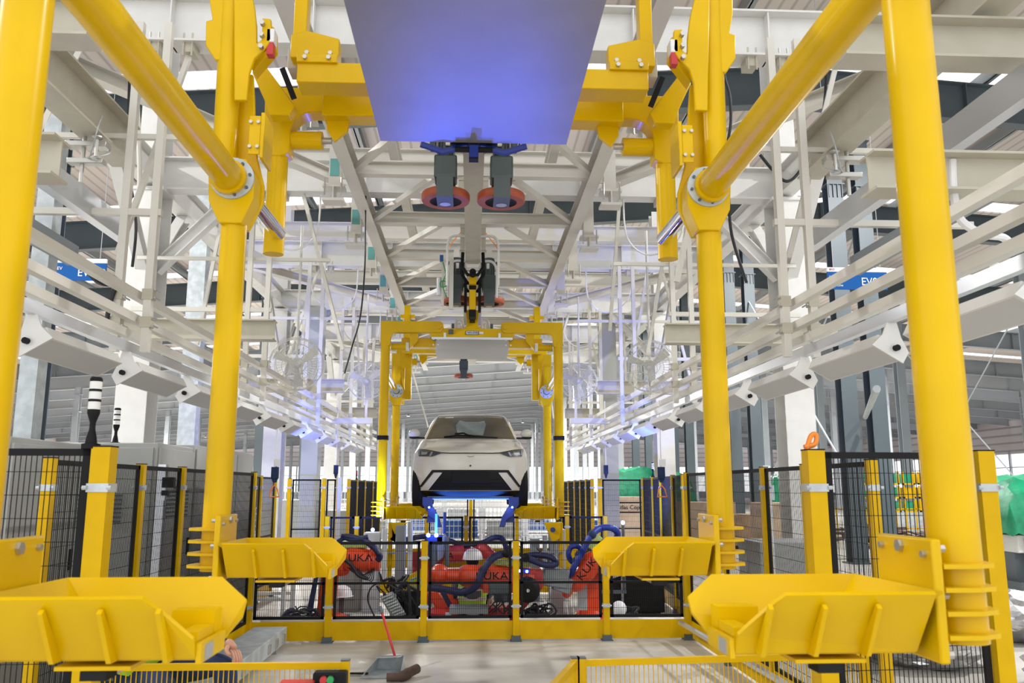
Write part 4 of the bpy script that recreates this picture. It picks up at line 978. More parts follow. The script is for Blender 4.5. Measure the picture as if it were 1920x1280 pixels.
# robot A: long horizontal forearm in the middle
t = thing('industrial_robot', 'orange industrial robot with long horizontal arm, in the middle behind the fence', 'robot', (.6, 10.3, 0))
Y = 10.3
b = MB(); b.sphere(P(824, 1077, Y), .125, 24, (.95, 1, 1)).obj('wrist', 'kuka', t)
b = MB(); arm_seg(b, P(835, 1078, Y), P(870, 1079, Y), .075, .085).obj('wrist_tube', 'kuka', t)
b = MB(); arm_seg(b, P(874, 1079, Y), P(930, 1084, Y), .13, .15); b.path([P(930, 1084, Y), P(1000, 1087, Y)], [.15, .14], 24).cb(P(945, 1087, Y), (.5, .26, .27)).obj('forearm', 'kuka', t)
text('KUKA', .12, 'black', P(922, 1080, Y - .17), FRONT, t, 'maker_mark', sx=1.2)
b = MB().prism([(P(958, 1070, Y).x, P(958, 1070, Y).z), (P(1016, 1066, Y).x, P(1016, 1066, Y).z), (P(1018, 1098, Y).x, P(1018, 1098, Y).z), (P(1000, 1118, Y).x, P(1000, 1118, Y).z), (P(965, 1112, Y).x, P(965, 1112, Y).z)], 'y', Y - .12, Y + .16); b.obj('elbow_housing', 'kuka2', t, bevel=.02)
MB().lathe([(0, 0), (.08, 0), (.12, .02), (.145, .05), (.145, .16)], P(990, 1107, Y - .28), (0, 1, 0), 32).obj('joint_motor', 'black', t)
MB().tube(P(990, 1107, Y - .29), P(990, 1107, Y - .28), .02, n=10).obj('motor_bolt', 'steel', t)
MB().hexa([P(965, 1118, Y + .1), P(1015, 1105, Y + .1), P(1015, 1105, Y + .25), P(965, 1118, Y + .25), P(925, 1166, Y + .1), P(960, 1168, Y + .1), P(960, 1168, Y + .25), P(925, 1166, Y + .25)]).obj('lower_arm', 'kuka2', t, bevel=.01)
MB().lathe([(.0, 0), (.2, 0), (.2, .06), (.18, .1), (.16, .18), (0, .18)], (P(935, 1160, Y + .2).x, Y + .2, 0), n=28).obj('base', 'kuka2', t)
MB().cb(P(1042, 1082, Y), (.30, .16, .22), (0, .15, 0)).cb(P(1055, 1095, Y), (.22, .14, .18), (0, .3, 0)).tube(P(1012, 1080, Y), P(1060, 1083, Y), .08).obj('gripper_head', 'mgrey', t, bevel=.015)
MB().cb(P(960, 1055, Y), (.42, .12, .06), (0, .06, 0)).obj('energy_guide', 'lime', t, bevel=.01)
hose([P(798, 1100, Y - .1), P(835, 1105, Y - .15), P(868, 1110, Y - .2), P(893, 1098, Y - .25), P(905, 1070, Y - .25), P(925, 1045, Y - .2), P(950, 1036, Y - .1)], t)
hose([P(950, 1036, Y - .1), P(985, 1045, Y - .1), P(1020, 1058, Y - .1), P(1042, 1057, Y - .1), P(1035, 1045, Y - .05), P(1005, 1040, Y), P(975, 1044, Y + .05), P(955, 1042, Y)], t, .04)
b = MB()
for p in ((905, 1070), (872, 1109), (950, 1037), (985, 1045)): b.sphere(P(*p, Y - .17), .052, 12)
b.parts('hose_clamp', 'black', t)
b = MB()
for x, y in ((956, 1030), (966, 1040), (976, 1030), (1010, 1035)): b.path([P(x, y + 14, Y), P(x + 3, y, Y), P(x - 4, y - 8, Y)], .008, 6)
b.parts('sensor_cable', 'hosek', t)
for x, y in ((974, 1070), (988, 1071)): MB().sphere(P(x, y, Y - .22), .016, 12).obj('led', 'led', t)
MB().cb(P(981, 1070, Y - .18), (.16, .04, .05)).obj('led_bar', 'hoseblue', t, bevel=.006)
l = lamp('led_light', 'SPOT', P(981, 1066, Y - .3), 150, (.05, .11, 1), .05, spot=radians(40)); aim(l, (-.25, 4.4, 3.76)); l.parent = t; l.location = l.location - t.location

# robot B: darker red arm behind
t = thing('industrial_robot', 'dark red industrial robot with bent wrist, farther back behind the middle robot', 'robot', (-.5, 12.2, 0)); Y = 12.2
b = MB(); b.path([P(838, 1039, Y), P(870, 1037, Y)], [.125, .12], 24); arm_seg(b, P(872, 1037, Y), P(900, 1033, Y), .075, .085); b.obj('forearm', 'kuka2', t)
b = MB(); arm_seg(b, P(903, 1029, Y), P(924, 1044, Y), .10, .085); b.obj('wrist', 'kuka2', t)
text('A', .12, 'black', P(845, 1042, Y - .17), FRONT, t, 'maker_mark')
MB().tube((P(790, 1100, Y).x, Y, 0), (P(790, 1100, Y).x, Y, .5), .16).hexa([P(765, 1035, Y), P(840, 1030, Y), P(840, 1030, Y + .2), P(765, 1035, Y + .2), P(770, 1100, Y), P(810, 1100, Y), P(810, 1100, Y + .2), P(770, 1100, Y + .2)]).obj('shoulder', 'kuka2', t)
hose([P(750, 1015, Y), P(775, 1008, Y), P(800, 1006, Y - .2), P(838, 1012, Y), P(870, 1022, Y), P(905, 1017, Y), P(925, 1008, Y), P(942, 1010, Y), P(950, 1030, Y - .5)], t, .04)
MB().prism([(P(821, 1002, Y).x, P(821, 1002, Y).z), (P(838, 1000, Y).x, P(838, 1000, Y).z), (P(833, 1040, Y).x, P(833, 1040, Y).z), (P(822, 1048, Y).x, P(822, 1048, Y).z)], 'y', Y - .5, Y - .2).obj('tool_block', 'mgrey', t, bevel=.01)
MB().cb(P(815, 1012, Y - .45), (.22, .1, .13)).cb(P(805, 1030, Y - .4), (.12, .1, .3)).tube(P(833, 1000, Y - .5), P(834, 960, Y - .5), .022, n=8).obj('vision_tool', 'bluelit', t, bevel=.005)
MB().tube(P(812, 1020, Y - .48), P(812, 1060, Y - .48), .05, n=12).tube(P(838, 1005, Y - .52), P(838, 1060, Y - .52), .03).obj('cylinder', 'dgrey', t)
MB().box(P(831, 0, Y - .55).x, P(835, 0, Y - .55).x, Y - .56, Y - .54, P(0, 1000, Y).z, P(0, 962, Y).z).obj('led_strip', 'ledcy', t, smooth=False)
for x in (803, 818): MB().sphere(P(x, 1003, Y - .55), .028, 12).obj('led', 'led', t)
l = lamp('led_light', 'SPOT', P(811, 998, Y - .7), 215, (.05, .11, 1), .05, spot=radians(40)); aim(l, (.15, 4.6, 3.76)); l.parent = t; l.location = l.location - t.location
l = lamp('led_light', 'POINT', P(811, 996, Y - .7), 2, (.14, .24, 1), .05); l.parent = t; l.location = l.location - t.location

# robot C: left
t = thing('industrial_robot', 'orange industrial robot at left, short arm pointing right, behind the fence', 'robot', (-1.9, 10.6, 0)); Y = 10.4
MB().path([P(640, 1047, Y), P(655, 1048, Y), P(688, 1051, Y), P(698, 1051, Y), P(712, 1051, Y)], [.10, .14, .145, .125, .12], 24).obj('forearm', 'kuka', t)
MB().path([P(694, 1051, Y - .02), P(697, 1051, Y - .02)], .15, 24).obj('flange', 'kuka', t)
text('KUKA', .12, 'black', P(668, 1046, Y - .16), FRONT, t, 'maker_mark', sx=1.2)
MB().hexa([P(604, 1066, Y), P(636, 1066, Y), P(636, 1066, Y + .3), P(604, 1066, Y + .3), P(592, 1158, Y), P(628, 1158, Y), P(628, 1158, Y + .3), P(592, 1158, Y + .3)]).tube(P(650, 1060, Y), P(600, 1064, Y + .1), .12).obj('lower_arm', 'kuka', t, bevel=.02)
MB().hexa([P(592, 1064, Y - .05), P(600, 1064, Y - .05), P(600, 1064, Y + .3), P(592, 1064, Y + .3), P(572, 1160, Y - .05), P(584, 1160, Y - .05), P(584, 1160, Y + .3), P(572, 1160, Y + .3)]).obj('side_guard', 'hose', t)
MB().lathe([(0, 0), (.3, 0), (.3, .05), (.2, .1), (0, .1)], (P(610, 1160, Y + .15).x, Y + .15, 0), n=28).obj('base', 'kuka', t)
MB().cb(P(612, 1132, Y - .02), (.11, .03, .22)).obj('data_panel', 'cab', t, smooth=False)
hose([P(560, 1158, Y), P(548, 1145, Y), P(536, 1152, Y), P(530, 1164, Y)], t, .04)
hose([P(640, 1006, Y), P(655, 1006, Y), P(680, 1012, Y), P(700, 1025, Y - .1), P(712, 1042, Y - .12), P(708, 1050, Y - .15)], t, .038)
hose([P(690, 1006, Y), P(665, 1012, Y), P(645, 1008, Y), P(634, 1016, Y)], t, .034)
MB().cb(P(660, 1022, Y), (.36, .1, .06)).obj('energy_guide', 'lime', t, bevel=.01)
b = MB()
for i in range(7): b.path(catmull([P(650 + i * 3, 1062, Y - .1), P(672 + i * 4, 1078 + i * 2, Y - .15), P(690 + i * 2, 1072 - i, Y - .1), P(700 + i, 1060, Y)], 4), .006, 5)
b.path(catmull([P(645, 1048, Y - .2), P(660, 1060, Y - .2), P(672, 1078, Y - .2), P(690, 1085, Y - .2)], 5), .022, 8).obj('cable_bundle', 'hosek', t)

# robot D: right
t = thing('industrial_robot', 'orange industrial robot at right with tilted arm and blue hoses', 'robot', (1.6, 10.7, 0)); Y = 10.5
b = MB(); arm_seg(b, P(1062, 1112, Y), P(1068, 1096, Y), .06, .09); arm_seg(b, P(1078, 1092, Y), P(1112, 1055, Y), .115, .15); b.obj('forearm', 'kuka', t)
MB().path([P(1076, 1092, Y), P(1080, 1088, Y)], .135, 24).obj('flange', 'kuka', t)
text('KUKA', .13, 'black', P(1106, 1060, Y - .18), Matrix.Rotation(pi / 2, 4, 'X') @ Matrix.Rotation(radians(50), 4, 'Z'), t, 'maker_mark', sx=1.2)
MB().hexa([P(1090, 1068, Y + .15), P(1126, 1060, Y + .15), P(1126, 1060, Y + .45), P(1090, 1068, Y + .45), P(1086, 1156, Y + .15), P(1124, 1156, Y + .15), P(1124, 1156, Y + .45), P(1086, 1156, Y + .45)]).tube(P(1112, 1056, Y), P(1112, 1056, Y + .4), .14).obj('lower_arm', 'kuka', t, bevel=.02)
MB().cb(P(1092, 1118, Y + .1), (.12, .03, .32)).obj('data_panel', 'lgrey', t, smooth=False)
MB().lathe([(0, 0), (.2, 0), (.2, .05), (.16, .1), (0, .1)], (P(1108, 1155, Y + .3).x, Y + .3, 0), n=28).obj('base', 'kuka', t)
hose([P(1064, 1092, Y), P(1072, 1072, Y - .1), P(1085, 1045, Y - .12), P(1094, 1030, Y - .1), P(1108, 1004, Y - .1), P(1126, 990, Y), P(1148, 990, Y), P(1158, 1000, Y + .1), P(1154, 1014, Y + .2)], t, .042, 'hoseblue')
hose([P(1084, 1056, Y), P(1072, 1052, Y), P(1066, 1040, Y), P(1070, 1026, Y), P(1084, 1024, Y), P(1092, 1034, Y)], t, .036, 'hoseblue')
b = MB(); 
for p in ((1086, 1040), (1110, 1002), (1080, 1052)): b.sphere(P(*p, Y - .1), .055, 12)
b.parts('hose_clamp', 'navy', t)
MB().bar(P(1105, 1028, Y), P(1122, 1003, Y), .1, .12).obj('energy_guide', 'lime', t, bevel=.01)
MB().hexa([P(1126, 1040, Y - .1), P(1134, 1040, Y - .1), P(1134, 1040, Y + .1), P(1126, 1040, Y + .1), P(1124, 1090, Y - .1), P(1132, 1090, Y - .1), P(1132, 1090, Y + .1), P(1124, 1090, Y + .1)]).obj('side_guard', 'hoseblue', t)

mp = P(1168, 984, 10.7)
MB().tube((mp.x, mp.y, .3), mp, .02, n=10).box(mp.x - .3, mp.x + .02, mp.y - .02, mp.y + .02, .3, .34).obj('added_led_mast', 'dgrey', t)  # added mast for an extra lamp that throws blue to the right
MB().sphere(mp + V((0, 0, .03)), .025, 12).obj('led', 'led', t)
l = lamp('led_light', 'SPOT', mp + V((0, 0, .09)), 500, (.14, .22, 1), .05, spot=radians(80)); aim(l, (2.75, 14.0, 2.8)); l.parent = t; l.location = l.location - t.location

# robot E: low red links in left centre
t = thing('industrial_robot', 'low red robot link leaning left, partly hidden behind the fence post at centre left', 'robot', (-.75, 11, 0)); Y = 10.9
MB().hexa([P(800, 1110, Y), P(822, 1106, Y), P(822, 1106, Y + .2), P(800, 1110, Y + .2), P(828, 1160, Y), P(850, 1156, Y), P(850, 1156, Y + .2), P(828, 1160, Y + .2)]).hexa([P(836, 1112, Y + .3), P(848, 1108, Y + .3), P(848, 1108, Y + .5), P(836, 1112, Y + .5), P(852, 1140, Y + .3), P(866, 1136, Y + .3), P(866, 1136, Y + .5), P(852, 1140, Y + .5)]).obj('lower_arm', 'kuka', t, bevel=.02)
MB().hexa([P(824, 1108, Y + .02), P(834, 1106, Y + .02), P(834, 1106, Y + .2), P(824, 1108, Y + .2), P(846, 1150, Y + .02), P(856, 1148, Y + .02), P(856, 1148, Y + .2), P(846, 1150, Y + .2)]).obj('side_guard', 'hose', t)
MB().lathe([(0, 0), (.26, 0), (.26, .06), (.15, .12), (0, .12)], (P(838, 1160, Y + .1).x, Y + .1, 0), n=24).obj('base', 'kuka2', t)
MB().sphere(P(760, 1152, Y), .16, 20, (1.2, 1, .8)).obj('motor_cover', 'black', t)

# grey posts, tool stands, cables
for i, (x0, x1, y0, Y, m, lab) in enumerate(((682, 712, 998, 11.3, 'lgrey', 'pale grey machine column left of the robots'), (1033, 1056, 1085, 10.9, 'lgrey', 'pale grey machine column right of the middle robot'), (1030, 1060, 992, 12.35, 'cab', 'cream grey machine post behind the right robots'), (995, 1012, 1010, 12.3, 'mgrey', 'grey cylinder post behind the middle robot'), (742, 760, 985, 11.4, 'mgrey', 'grey upright actuator behind the left robot'))):
    a = P(x0, y0, Y); c = P(x1, y0, Y)
    t = thing('machine_post', lab, 'post', ((a.x + c.x) / 2, Y, 0))
    MB().box(a.x, c.x, Y, Y + .22, 0.012, a.z).obj('column', m, t, bevel=.01)
    MB().box(a.x - .05, c.x + .05, Y - .05, Y + .27, 0, .012).box(a.x + .02, c.x - .02, Y - .012, Y, .2, a.z - .2).obj('base_plate', m, t, smooth=False)
    if i == 0:
        MB().sphere(((a.x + c.x) / 2, Y + .1, a.z + .03), .025, 12).obj('led', 'led', t)  # added lamp on the column, throws blue to the left
        l = lamp('led_light', 'SPOT', ((a.x + c.x) / 2, Y + .1, a.z + .1), 470, (.14, .22, 1), .05, spot=radians(80)); aim(l, (-2.75, 14.2, 2.8)); l.parent = t; l.location = l.location - t.location
    if i in (0, 3, 4): MB().tube((c.x + .07, Y - .03, .4), (c.x + .07, Y - .03, a.z + .05), .035).obj('cylinder', 'galv', t)
Y = 10.0
t = thing('gripper_tool', 'slanted grey gripper tool with black cables, left of the centre fence post', 'tool', (-1.1, Y, 0))
MB().hexa([P(712, 1118, Y), P(736, 1108, Y), P(736, 1108, Y + .2), P(712, 1118, Y + .2), P(735, 1158, Y), P(762, 1152, Y), P(762, 1152, Y + .2), P(735, 1158, Y + .2)]).obj('body', 'mgrey', t, bevel=.01)
b = MB()
for k in range(8): b.bar(P(715 + k * 3.4, 1121 + k * 4.6, Y - .02), P(734 + k * 3.4, 1113 + k * 4.6, Y - .02), .015, .02)
b.obj('fins', 'galv', t, smooth=False)
random.seed(5)
b = MB()
for i in range(14):
    x, y = random.uniform(712, 770), random.uniform(1085, 1120)
    b.path(catmull([P(x, y, Y + .1), P(x + random.uniform(-20, 25), y - random.uniform(5, 20), Y), P(x + random.uniform(-5, 30), y + random.uniform(10, 30), Y + random.uniform(0, .4)), P(x + random.uniform(10, 30), y + random.uniform(20, 45), Y + .2)], 5), random.choice((.008, .012, .018)), 6)
b.path(catmull([P(702, 1155, Y), P(690, 1125, Y), P(697, 1100, Y), P(720, 1092, Y), P(745, 1104, Y), P(770, 1110, Y)], 6), .010, 6)
b.obj('cable_loops', 'hosek', t)
MB().ring(P(778, 1095, Y + .2), .07, .008, (0, 1, 0), 20, 5).ring(P(782, 1092, Y + .2), .055, .008, (0, 1, 0), 20, 5).obj('teal_hose_coil', 'teal', t)
MB().prism([(P(758, 1100, Y).x, .55), (P(788, 1080, Y).x, .65), (P(794, 1130, Y).x, .2), (P(745, 1110, Y).x, .35)], 'y', Y + .3, Y + .34).obj('yellow_guard', 'yellow2', t)
MB().cb(P(775, 1130, Y + .3), (.22, .2, .28)).cb(P(750, 1140, Y + .35), (.2, .2, .2)).obj('valve_block', 'black', t, bevel=.02)
Y = 10.1
t = thing('gripper_tool', 'black gripper frame hanging below the middle robot arm', 'tool', (.1, Y, 0))
MB().cb(P(938, 1103, Y), (.26, .15, .14)).cb(P(942, 1118, Y), (.2, .12, .12)).obj('body', 'dgrey', t, bevel=.02)
b = MB()
for i in range(9):
    x = 925 + i * 4; b.path(catmull([P(x, 1112, Y - .1), P(x + random.uniform(-8, 8), 1125, Y - .12), P(x + random.uniform(-14, 10), 1132, Y - .1), P(x + random.uniform(-20, 12), 1150, Y)], 4), .008, 5)
b.obj('cable_loops', 'hosek', t)
for i, (x, y, lab) in enumerate(((1005, 1150, 'middle'), (1165, 1152, 'right'), (565, 1155, 'left'))):
    Y = 10.2; p = P(x, y, Y); b = MB()
    for k in range(16): b.path(catmull([V((p.x + random.uniform(-.2, .2), Y + random.uniform(-.1, .1), .02)), V((p.x + random.uniform(-.2, .2), Y + random.uniform(-.1, .1), random.uniform(.1, .25))), V((p.x + random.uniform(-.25, .25), Y + random.uniform(-.1, .1), random.uniform(.05, .2))), V((p.x + random.uniform(-.25, .25), Y, .02))], 4), random.choice((.008, .014)), 5)
    b.cb((p.x, Y, .08), (.24, .2, .14))
    tag(b.obj('cable_tangle', 'hosek'), 'tangle of black cables and fittings on the floor at the %s robot' % lab, 'cables', kind='stuff')
t = thing('grey_tool_table', 'low grey fixture table in front of the kneeling person', 'table', (-.15, 10.0, 0))
a = P(843, 1138, 10.0); c = P(915, 1138, 10.0)
MB().box(a.x, c.x, 9.95, 10.25, a.z - .07, a.z).obj('top', 'mgrey', t, smooth=False)
MB().box(-.28, -.22, 10.0, 10.1, .0, a.z - .07).obj('leg', 'lgrey', t, smooth=False); MB().box(.02, .07, 10.0, 10.1, .0, a.z - .07).obj('leg', 'lgrey', t, smooth=False)
a = P(1160, 1090, 11); 
t = thing('black_machine_cover', 'black sloping machine cover behind the right end of the fence', 'cover', (2.0, 11.2, 0))
MB().prism([(1.55, 0.02), (2.5, 0.02), (2.5, .62), (2.0, .55), (1.55, .34)], 'y', 11.0, 11.7).obj('cover', 'black', t, bevel=.02)
MB().prism([(1.5, .36), (2.52, .66), (2.52, .70), (1.5, .40)], 'y', 10.95, 11.75).tube((1.95, 10.98, .02), (1.95, 10.98, .5), .015, n=8).obj('edge', 'lgrey', t, smooth=False)
t = thing('grey_step_frame', 'white framework stand with plywood scraps behind the left end of the fence', 'stand', (-2.5, 11, 0))
b = MB()
for x in (-2.85, -2.35):
    for y in (11.0, 11.6): b.box(x - .025, x + .025, y - .025, y + .025, 0, .85)
for z in (.2, .5, .8): b.box(-2.87, -2.33, 10.97, 11.03, z, z + .04).box(-2.87, -2.33, 11.57, 11.63, z, z + .04)
b.obj('frame', 'cagew', t, smooth=False)
MB().cb((-2.6, 11.3, .56), (.5, .5, .03), (0, -.25, 0)).cb((-2.6, 11.3, .86), (.5, .5, .03), (0, -.2, 0)).obj('board', 'wood', t, smooth=False)
tag(MB().cb((-1.72, 11.6, .45), (.55, .3, .9)).cb((-1.72, 11.44, .45), (.4, .02, .6)).obj('pale_machine_box', 'cab', bevel=.01), 'pale grey machine box behind the left robot', 'machine')
tag(MB().cb((1.75, 10.1, .09), (.12, .12, .18)).sphere((1.75, 10.1, .2), .09, 16).obj('white_dome', 'helmet'), 'white dome on the floor near the right end of the fence', 'dome')
for s, x, lab in ((-1, -1.0, 'left'), (1, 1.15, 'right')):
    t = thing('yellow_lift_bracket', 'yellow bracket with blue-lit pin on a post under the %s front wheel tray' % lab, 'bracket', (x, 12.0, 0))
    MB().prism([(x - .12, 1.12), (x + .12, 1.12), (x + .10 * s, .9), (x + .0, .84)], 'y', 11.9, 12.0).box(x - .03 + .12 * s, x + .03 + .12 * s, 11.95, 12.05, .3, 1.12).obj('bracket', 'yellow2', t, bevel=.01)
    MB().tube((x, 12.0, .02), (x, 12.0, .86), .03).box(x - .14, x + .14, 11.9, 12.1, .7, .72).obj('rod', 'mgrey', t)
    MB().lathe([(0, .03), (.035, .03), (.035, 0)], (x, 11.9, 1.02), (0, -1, 0), 16).obj('pin', 'led' if s > 0 else 'alu', t) if s < 0 else MB().lathe([(0, .03), (.035, .03), (.035, 0)], (x, 11.9, 1.02), (0, -1, 0), 16).obj('pin', 'bluelit', t)
tag(MB().box(-1.6, 1.6, 12.6, 12.64, .45, .72).obj('yellow_guard_plate', 'yellow2', smooth=False), 'long yellow guard plate behind the robots', 'guard')

# ================================================================== people
def skin_body(name, verts, edges, m, parent, sub=2, root=0):
    me = bpy.data.meshes.new(name); off = parent.location
    me.from_pydata([V(v[:3]) - off for v in verts], edges, []); me.materials.append(M[m])
    o = bpy.data.objects.new(name, me); COL.objects.link(o); o.parent = parent
    md = o.modifiers.new('skin', 'SKIN'); md.use_smooth_shade = True
    for i, v in enumerate(verts):
        sv = me.skin_vertices[0].data[i]; r = v[3]; sv.radius = (r, r) if not isinstance(r, tuple) else r
        sv.use_root = (i == root)
    s = o.modifiers.new('sub', 'SUBSURF'); s.levels = sub; s.render_levels = sub
    dg = bpy.context.evaluated_depsgraph_get(); dg.update()
    m2 = bpy.data.meshes.new_from_object(o.evaluated_get(dg)); m2.shade_smooth()
    o.modifiers.clear(); o.data = m2
    if not m2.materials: m2.materials.append(M[m])
    return o
def hand(parent, wrist, direction, palm_n, s, side=1, curl=.9, name='hand'):
    """palm with five fingers; direction towards the fingertips"""
    d = V(direction).normalized(); n = V(palm_n); n = (n - d * n.dot(d)).normalized(); a = d.cross(n) * side
    W = V(wrist); vs = []; es = []
    def add(p, r, prev=None):
        vs.append((p.x, p.y, p.z, r)); 
        if prev is not None: es.append((prev, len(vs) - 1))
        return len(vs) - 1
    w0 = add(W - d * .03 * s, (.022 * s, .026 * s)); w1 = add(W + d * .015 * s, (.024 * s, .03 * s), w0); pm = add(W + d * .05 * s, (.020 * s, .036 * s), w1)
    o1 = skin_body('palm', vs, es, 'skin', parent)
    MB().sphere(W + d * .055 * s, .042 * s, 16, (1, 1, 1)).obj('knuckles', 'skin', parent) if False else None
    for k, (off, L) in enumerate(((-.030, .072), (-.010, .082), (.010, .078), (.029, .062))):
        vs = []; es = []; p = W + d * .06 * s + a * off * s; dd = d.copy(); pr = add(p - d * .02 * s, .0105 * s); pr = add(p, .0105 * s, pr)
        for f, c in ((.45, .35), (.3, .55), (.25, .5)):
            ax = a; q = Matrix.Rotation(c * curl * side, 3, ax); dd = (q @ dd).normalized(); p = p + dd * L * f * s; pr = add(p, .0095 * s if f > .26 else .0085 * s, pr)
        skin_body('finger', vs, es, 'skin', parent)
    vs = []; es = []; p = W + d * .015 * s - a * .03 * s; pr = add(p + a * .012 * s, .013 * s)
    for k, dd in enumerate(((d * .6 - a * .8), (d * .85 - a * .45), (d - a * .1 - n * .2))):
        p = p + dd.normalized() * .028 * s; pr = add(p, (.0125, .0115, .0105)[k] * s, pr)
    skin_body('thumb', vs, es, 'skin', parent)
def head(t, c, face, s=1.0, helmet=True):
    f = V(face).normalized(); c = V(c); r = f.cross(V((0, 0, 1))).normalized()
    h = MB().sphere(c, .098 * s, 24, (.80, .98, 1.15))
    h.sphere(c + f * .03 - V((0, 0, .06)), .066 * s, 18, (.8, .9, .9)).sphere(c + f * .102 * s - V((0, 0, .018)), .016 * s, 10, (.7, .8, 1.4))
    for k in (-1, 1): h.sphere(c + r * k * .082 * s, .024 * s, 10, (.4, .8, 1.2))
    h.path([c + f * .088 * s - r * .022 - V((0, 0, .055)), c + f * .096 * s - V((0, 0, .058)), c + f * .088 * s + r * .022 - V((0, 0, .055))], .006, 6)
    ho = h.obj('head', 'skin', t)
    MB().sphere(c + f * .088 * s + r * .032 + V((0, 0, .012)), .011, 10).sphere(c + f * .088 * s - r * .032 + V((0, 0, .012)), .011, 10).obj('eyes', 'black', ho)
    MB().sphere(c - f * .018 + V((0, 0, .01)), .101 * s, 20, (.84, .98, 1.05)).obj('hair', 'black', ho)
    if helmet:
        MB().lathe([(.135, -.005), (.128, .0), (.125, .03), (.11, .08), (.075, .115), (.03, .13), (0, .132)], c + V((0, 0, .03)), n=32).prism([(c.x + f.x * .10 + r.x * .07 * k + f.x * e, c.y + f.y * .10 + r.y * .07 * k + f.y * e) for k, e in ((-1, 0), (-.7, .06), (.7, .06), (1, 0))], 'z', c.z + .026, c.z + .034).obj('helmet', 'helmet', t)
        MB().bar(c + V((0, 0, .165)) - f * .09, c + V((0, 0, .165)) + f * .09, .02, .012).obj('helmet_ridge', 'helmet', t)
# person kneeling in the cell, back to us
Y = 10.95; p0 = P(886, 1105, Y); X0 = p0.x
t = thing('person', 'person in white helmet and lime vest kneeling behind the middle robot arm', 'person', (X0, Y, 0))
vs = [(X0, Y, .16, (.15, .13)), (X0, Y + .02, .30, (.15, .11)), (X0, Y + .05, .44, (.17, .11)), (X0, Y + .09, .54, (.10, .08)), (X0, Y + .12, .60, .05),
      (X0 - .17, Y + .09, .50, .06), (X0 - .24, Y + .08, .32, .048), (X0 - .22, Y + .26, .20, .036),
      (X0 + .17, Y + .09, .50, .06), (X0 + .24, Y + .08, .32, .048), (X0 + .22, Y + .26, .20, .036)]
skin_body('shirt', vs, [(0, 1), (1, 2), (2, 3), (3, 4), (3, 5), (5, 6), (6, 7), (3, 8), (8, 9), (9, 10)], 'dgrey', t)
vs = [(X0, Y, .18, (.14, .12)), (X0 - .1, Y + .16, .12, .085), (X0 - .13, Y + .38, .07, .065), (X0 - .13, Y + .1, .05, .05), (X0 - .13, Y - .1, .05, .045),
      (X0 + .1, Y + .16, .12, .085), (X0 + .13, Y + .38, .07, .065), (X0 + .13, Y + .1, .05, .05), (X0 + .13, Y - .1, .05, .045)]
skin_body('trousers', vs, [(0, 1), (1, 2), (2, 3), (3, 4), (0, 5), (5, 6), (6, 7), (7, 8)], 'black', t)
def vest(t, X0, Y, zs, name='vest'):
    b = MB()
    prof = [(.165, .12, .10), (.18, .125, .26), (.185, .13, .40), (.17, .12, .50), (.10, .09, .57)]
    R = []
    for w_, d_, z in prof:
        R.append([b.bm.verts.new((X0 + w_ * cos(a), Y + .03 + (z - .1) * .12 + d_ * sin(a), z + zs)) for a in [2 * pi * i / 24 for i in range(24)]])
    for A, B in zip(R, R[1:]):
        for i in range(24): b.bm.faces.new((A[i], A[(i + 1) % 24], B[(i + 1) % 24], B[i]))
    o = b.obj(name, 'hivis', t)
    for z, w_, d_ in ((.20, .182, .131), (.32, .190, .136)):
        b = MB()
        A, B = [[b.bm.verts.new((X0 + w_ * cos(a), Y + .03 + (z + k - .1) * .12 + d_ * sin(a), z + k + zs)) for a in [2 * pi * i / 24 for i in range(24)]] for k in (0, .04)]
        for i in range(24): b.bm.faces.new((A[i], A[(i + 1) % 24], B[(i + 1) % 24], B[i]))
        b.obj('reflective_band', 'refl', o)
vest(t, X0, Y, 0.0)
head(t, (X0 - .0, Y + .14, .665), (.2, 1, -.2), .95)
hand(t, (X0 - .22, Y + .27, .19), (0, .8, -.5), (0, -.5, -.8), 1.0)
hand(t, (X0 + .22, Y + .27, .19), (0, .8, -.5), (0, -.5, -.8), 1.0, -1)
for k in (-1, 1): MB().sphere((X0 + k * .13, Y - .17, .05), .06, 14, (.8, 1.5, .8)).obj('shoe', 'blackrub', t)
# white helmets left lying in the cell
p = P(641, 1108, 11.0)
t = thing('hard_hat', 'white hard hat on a stand behind the left fence post', 'helmet', (p.x, 11.0, p.z - .06))
MB().lathe([(.15, 0), (.13, .01), (.125, .05), (.10, .1), (.05, .13), (0, .135)], (p.x, 11, p.z - .06), n=28).obj('shell', 'helmet', t)
MB().box(p.x - .03, p.x + .03, 10.97, 11.03, 0, p.z - .06).box(p.x - .1, p.x + .1, 10.93, 11.07, 0, .02).obj('stand', 'dgrey', t, smooth=False)

# worker squatting at the left behind the barrier
Y = 5.25; hp = P(438, 1213, Y)
t = thing('person', 'squatting worker in navy workwear with lime bands, hand on knee, behind the left barrier', 'person', (-1.95, 5.5, 0))
K = P(436, 1236, Y)          # near knee
A = V((-2.05, 5.55, .38))    # pelvis
sh = V((-2.0, 5.34, .76)); nk = V((-1.97, 5.26, .84)); kn = V((K.x - .03, Y, K.z - .03)); kn2 = V((-1.72, 5.05, .50))
an = V((kn.x - .03, Y + .08, .10)); an2 = V((-1.80, 5.1, .10))
el = V((-1.70, 5.36, .66)); wr = P(430, 1207, Y - .0)
vs = [(*A, (.17, .14)), (-2.04, 5.52, .55, (.17, .13)), (*sh, (.19, .13)), (*nk, .07), (-1.83, 5.30, .78, .07), (*el, .058), (*(wr + V((-.02, .02, .01))), .045),
      (-2.16, 5.38, .78, .07), (-2.2, 5.16, .64, .055), (-1.95, 5.02, .60, .042)]
skin_body('jacket', vs, [(0, 1), (1, 2), (2, 3), (2, 4), (4, 5), (5, 6), (2, 7), (7, 8), (8, 9)], 'navy', t)
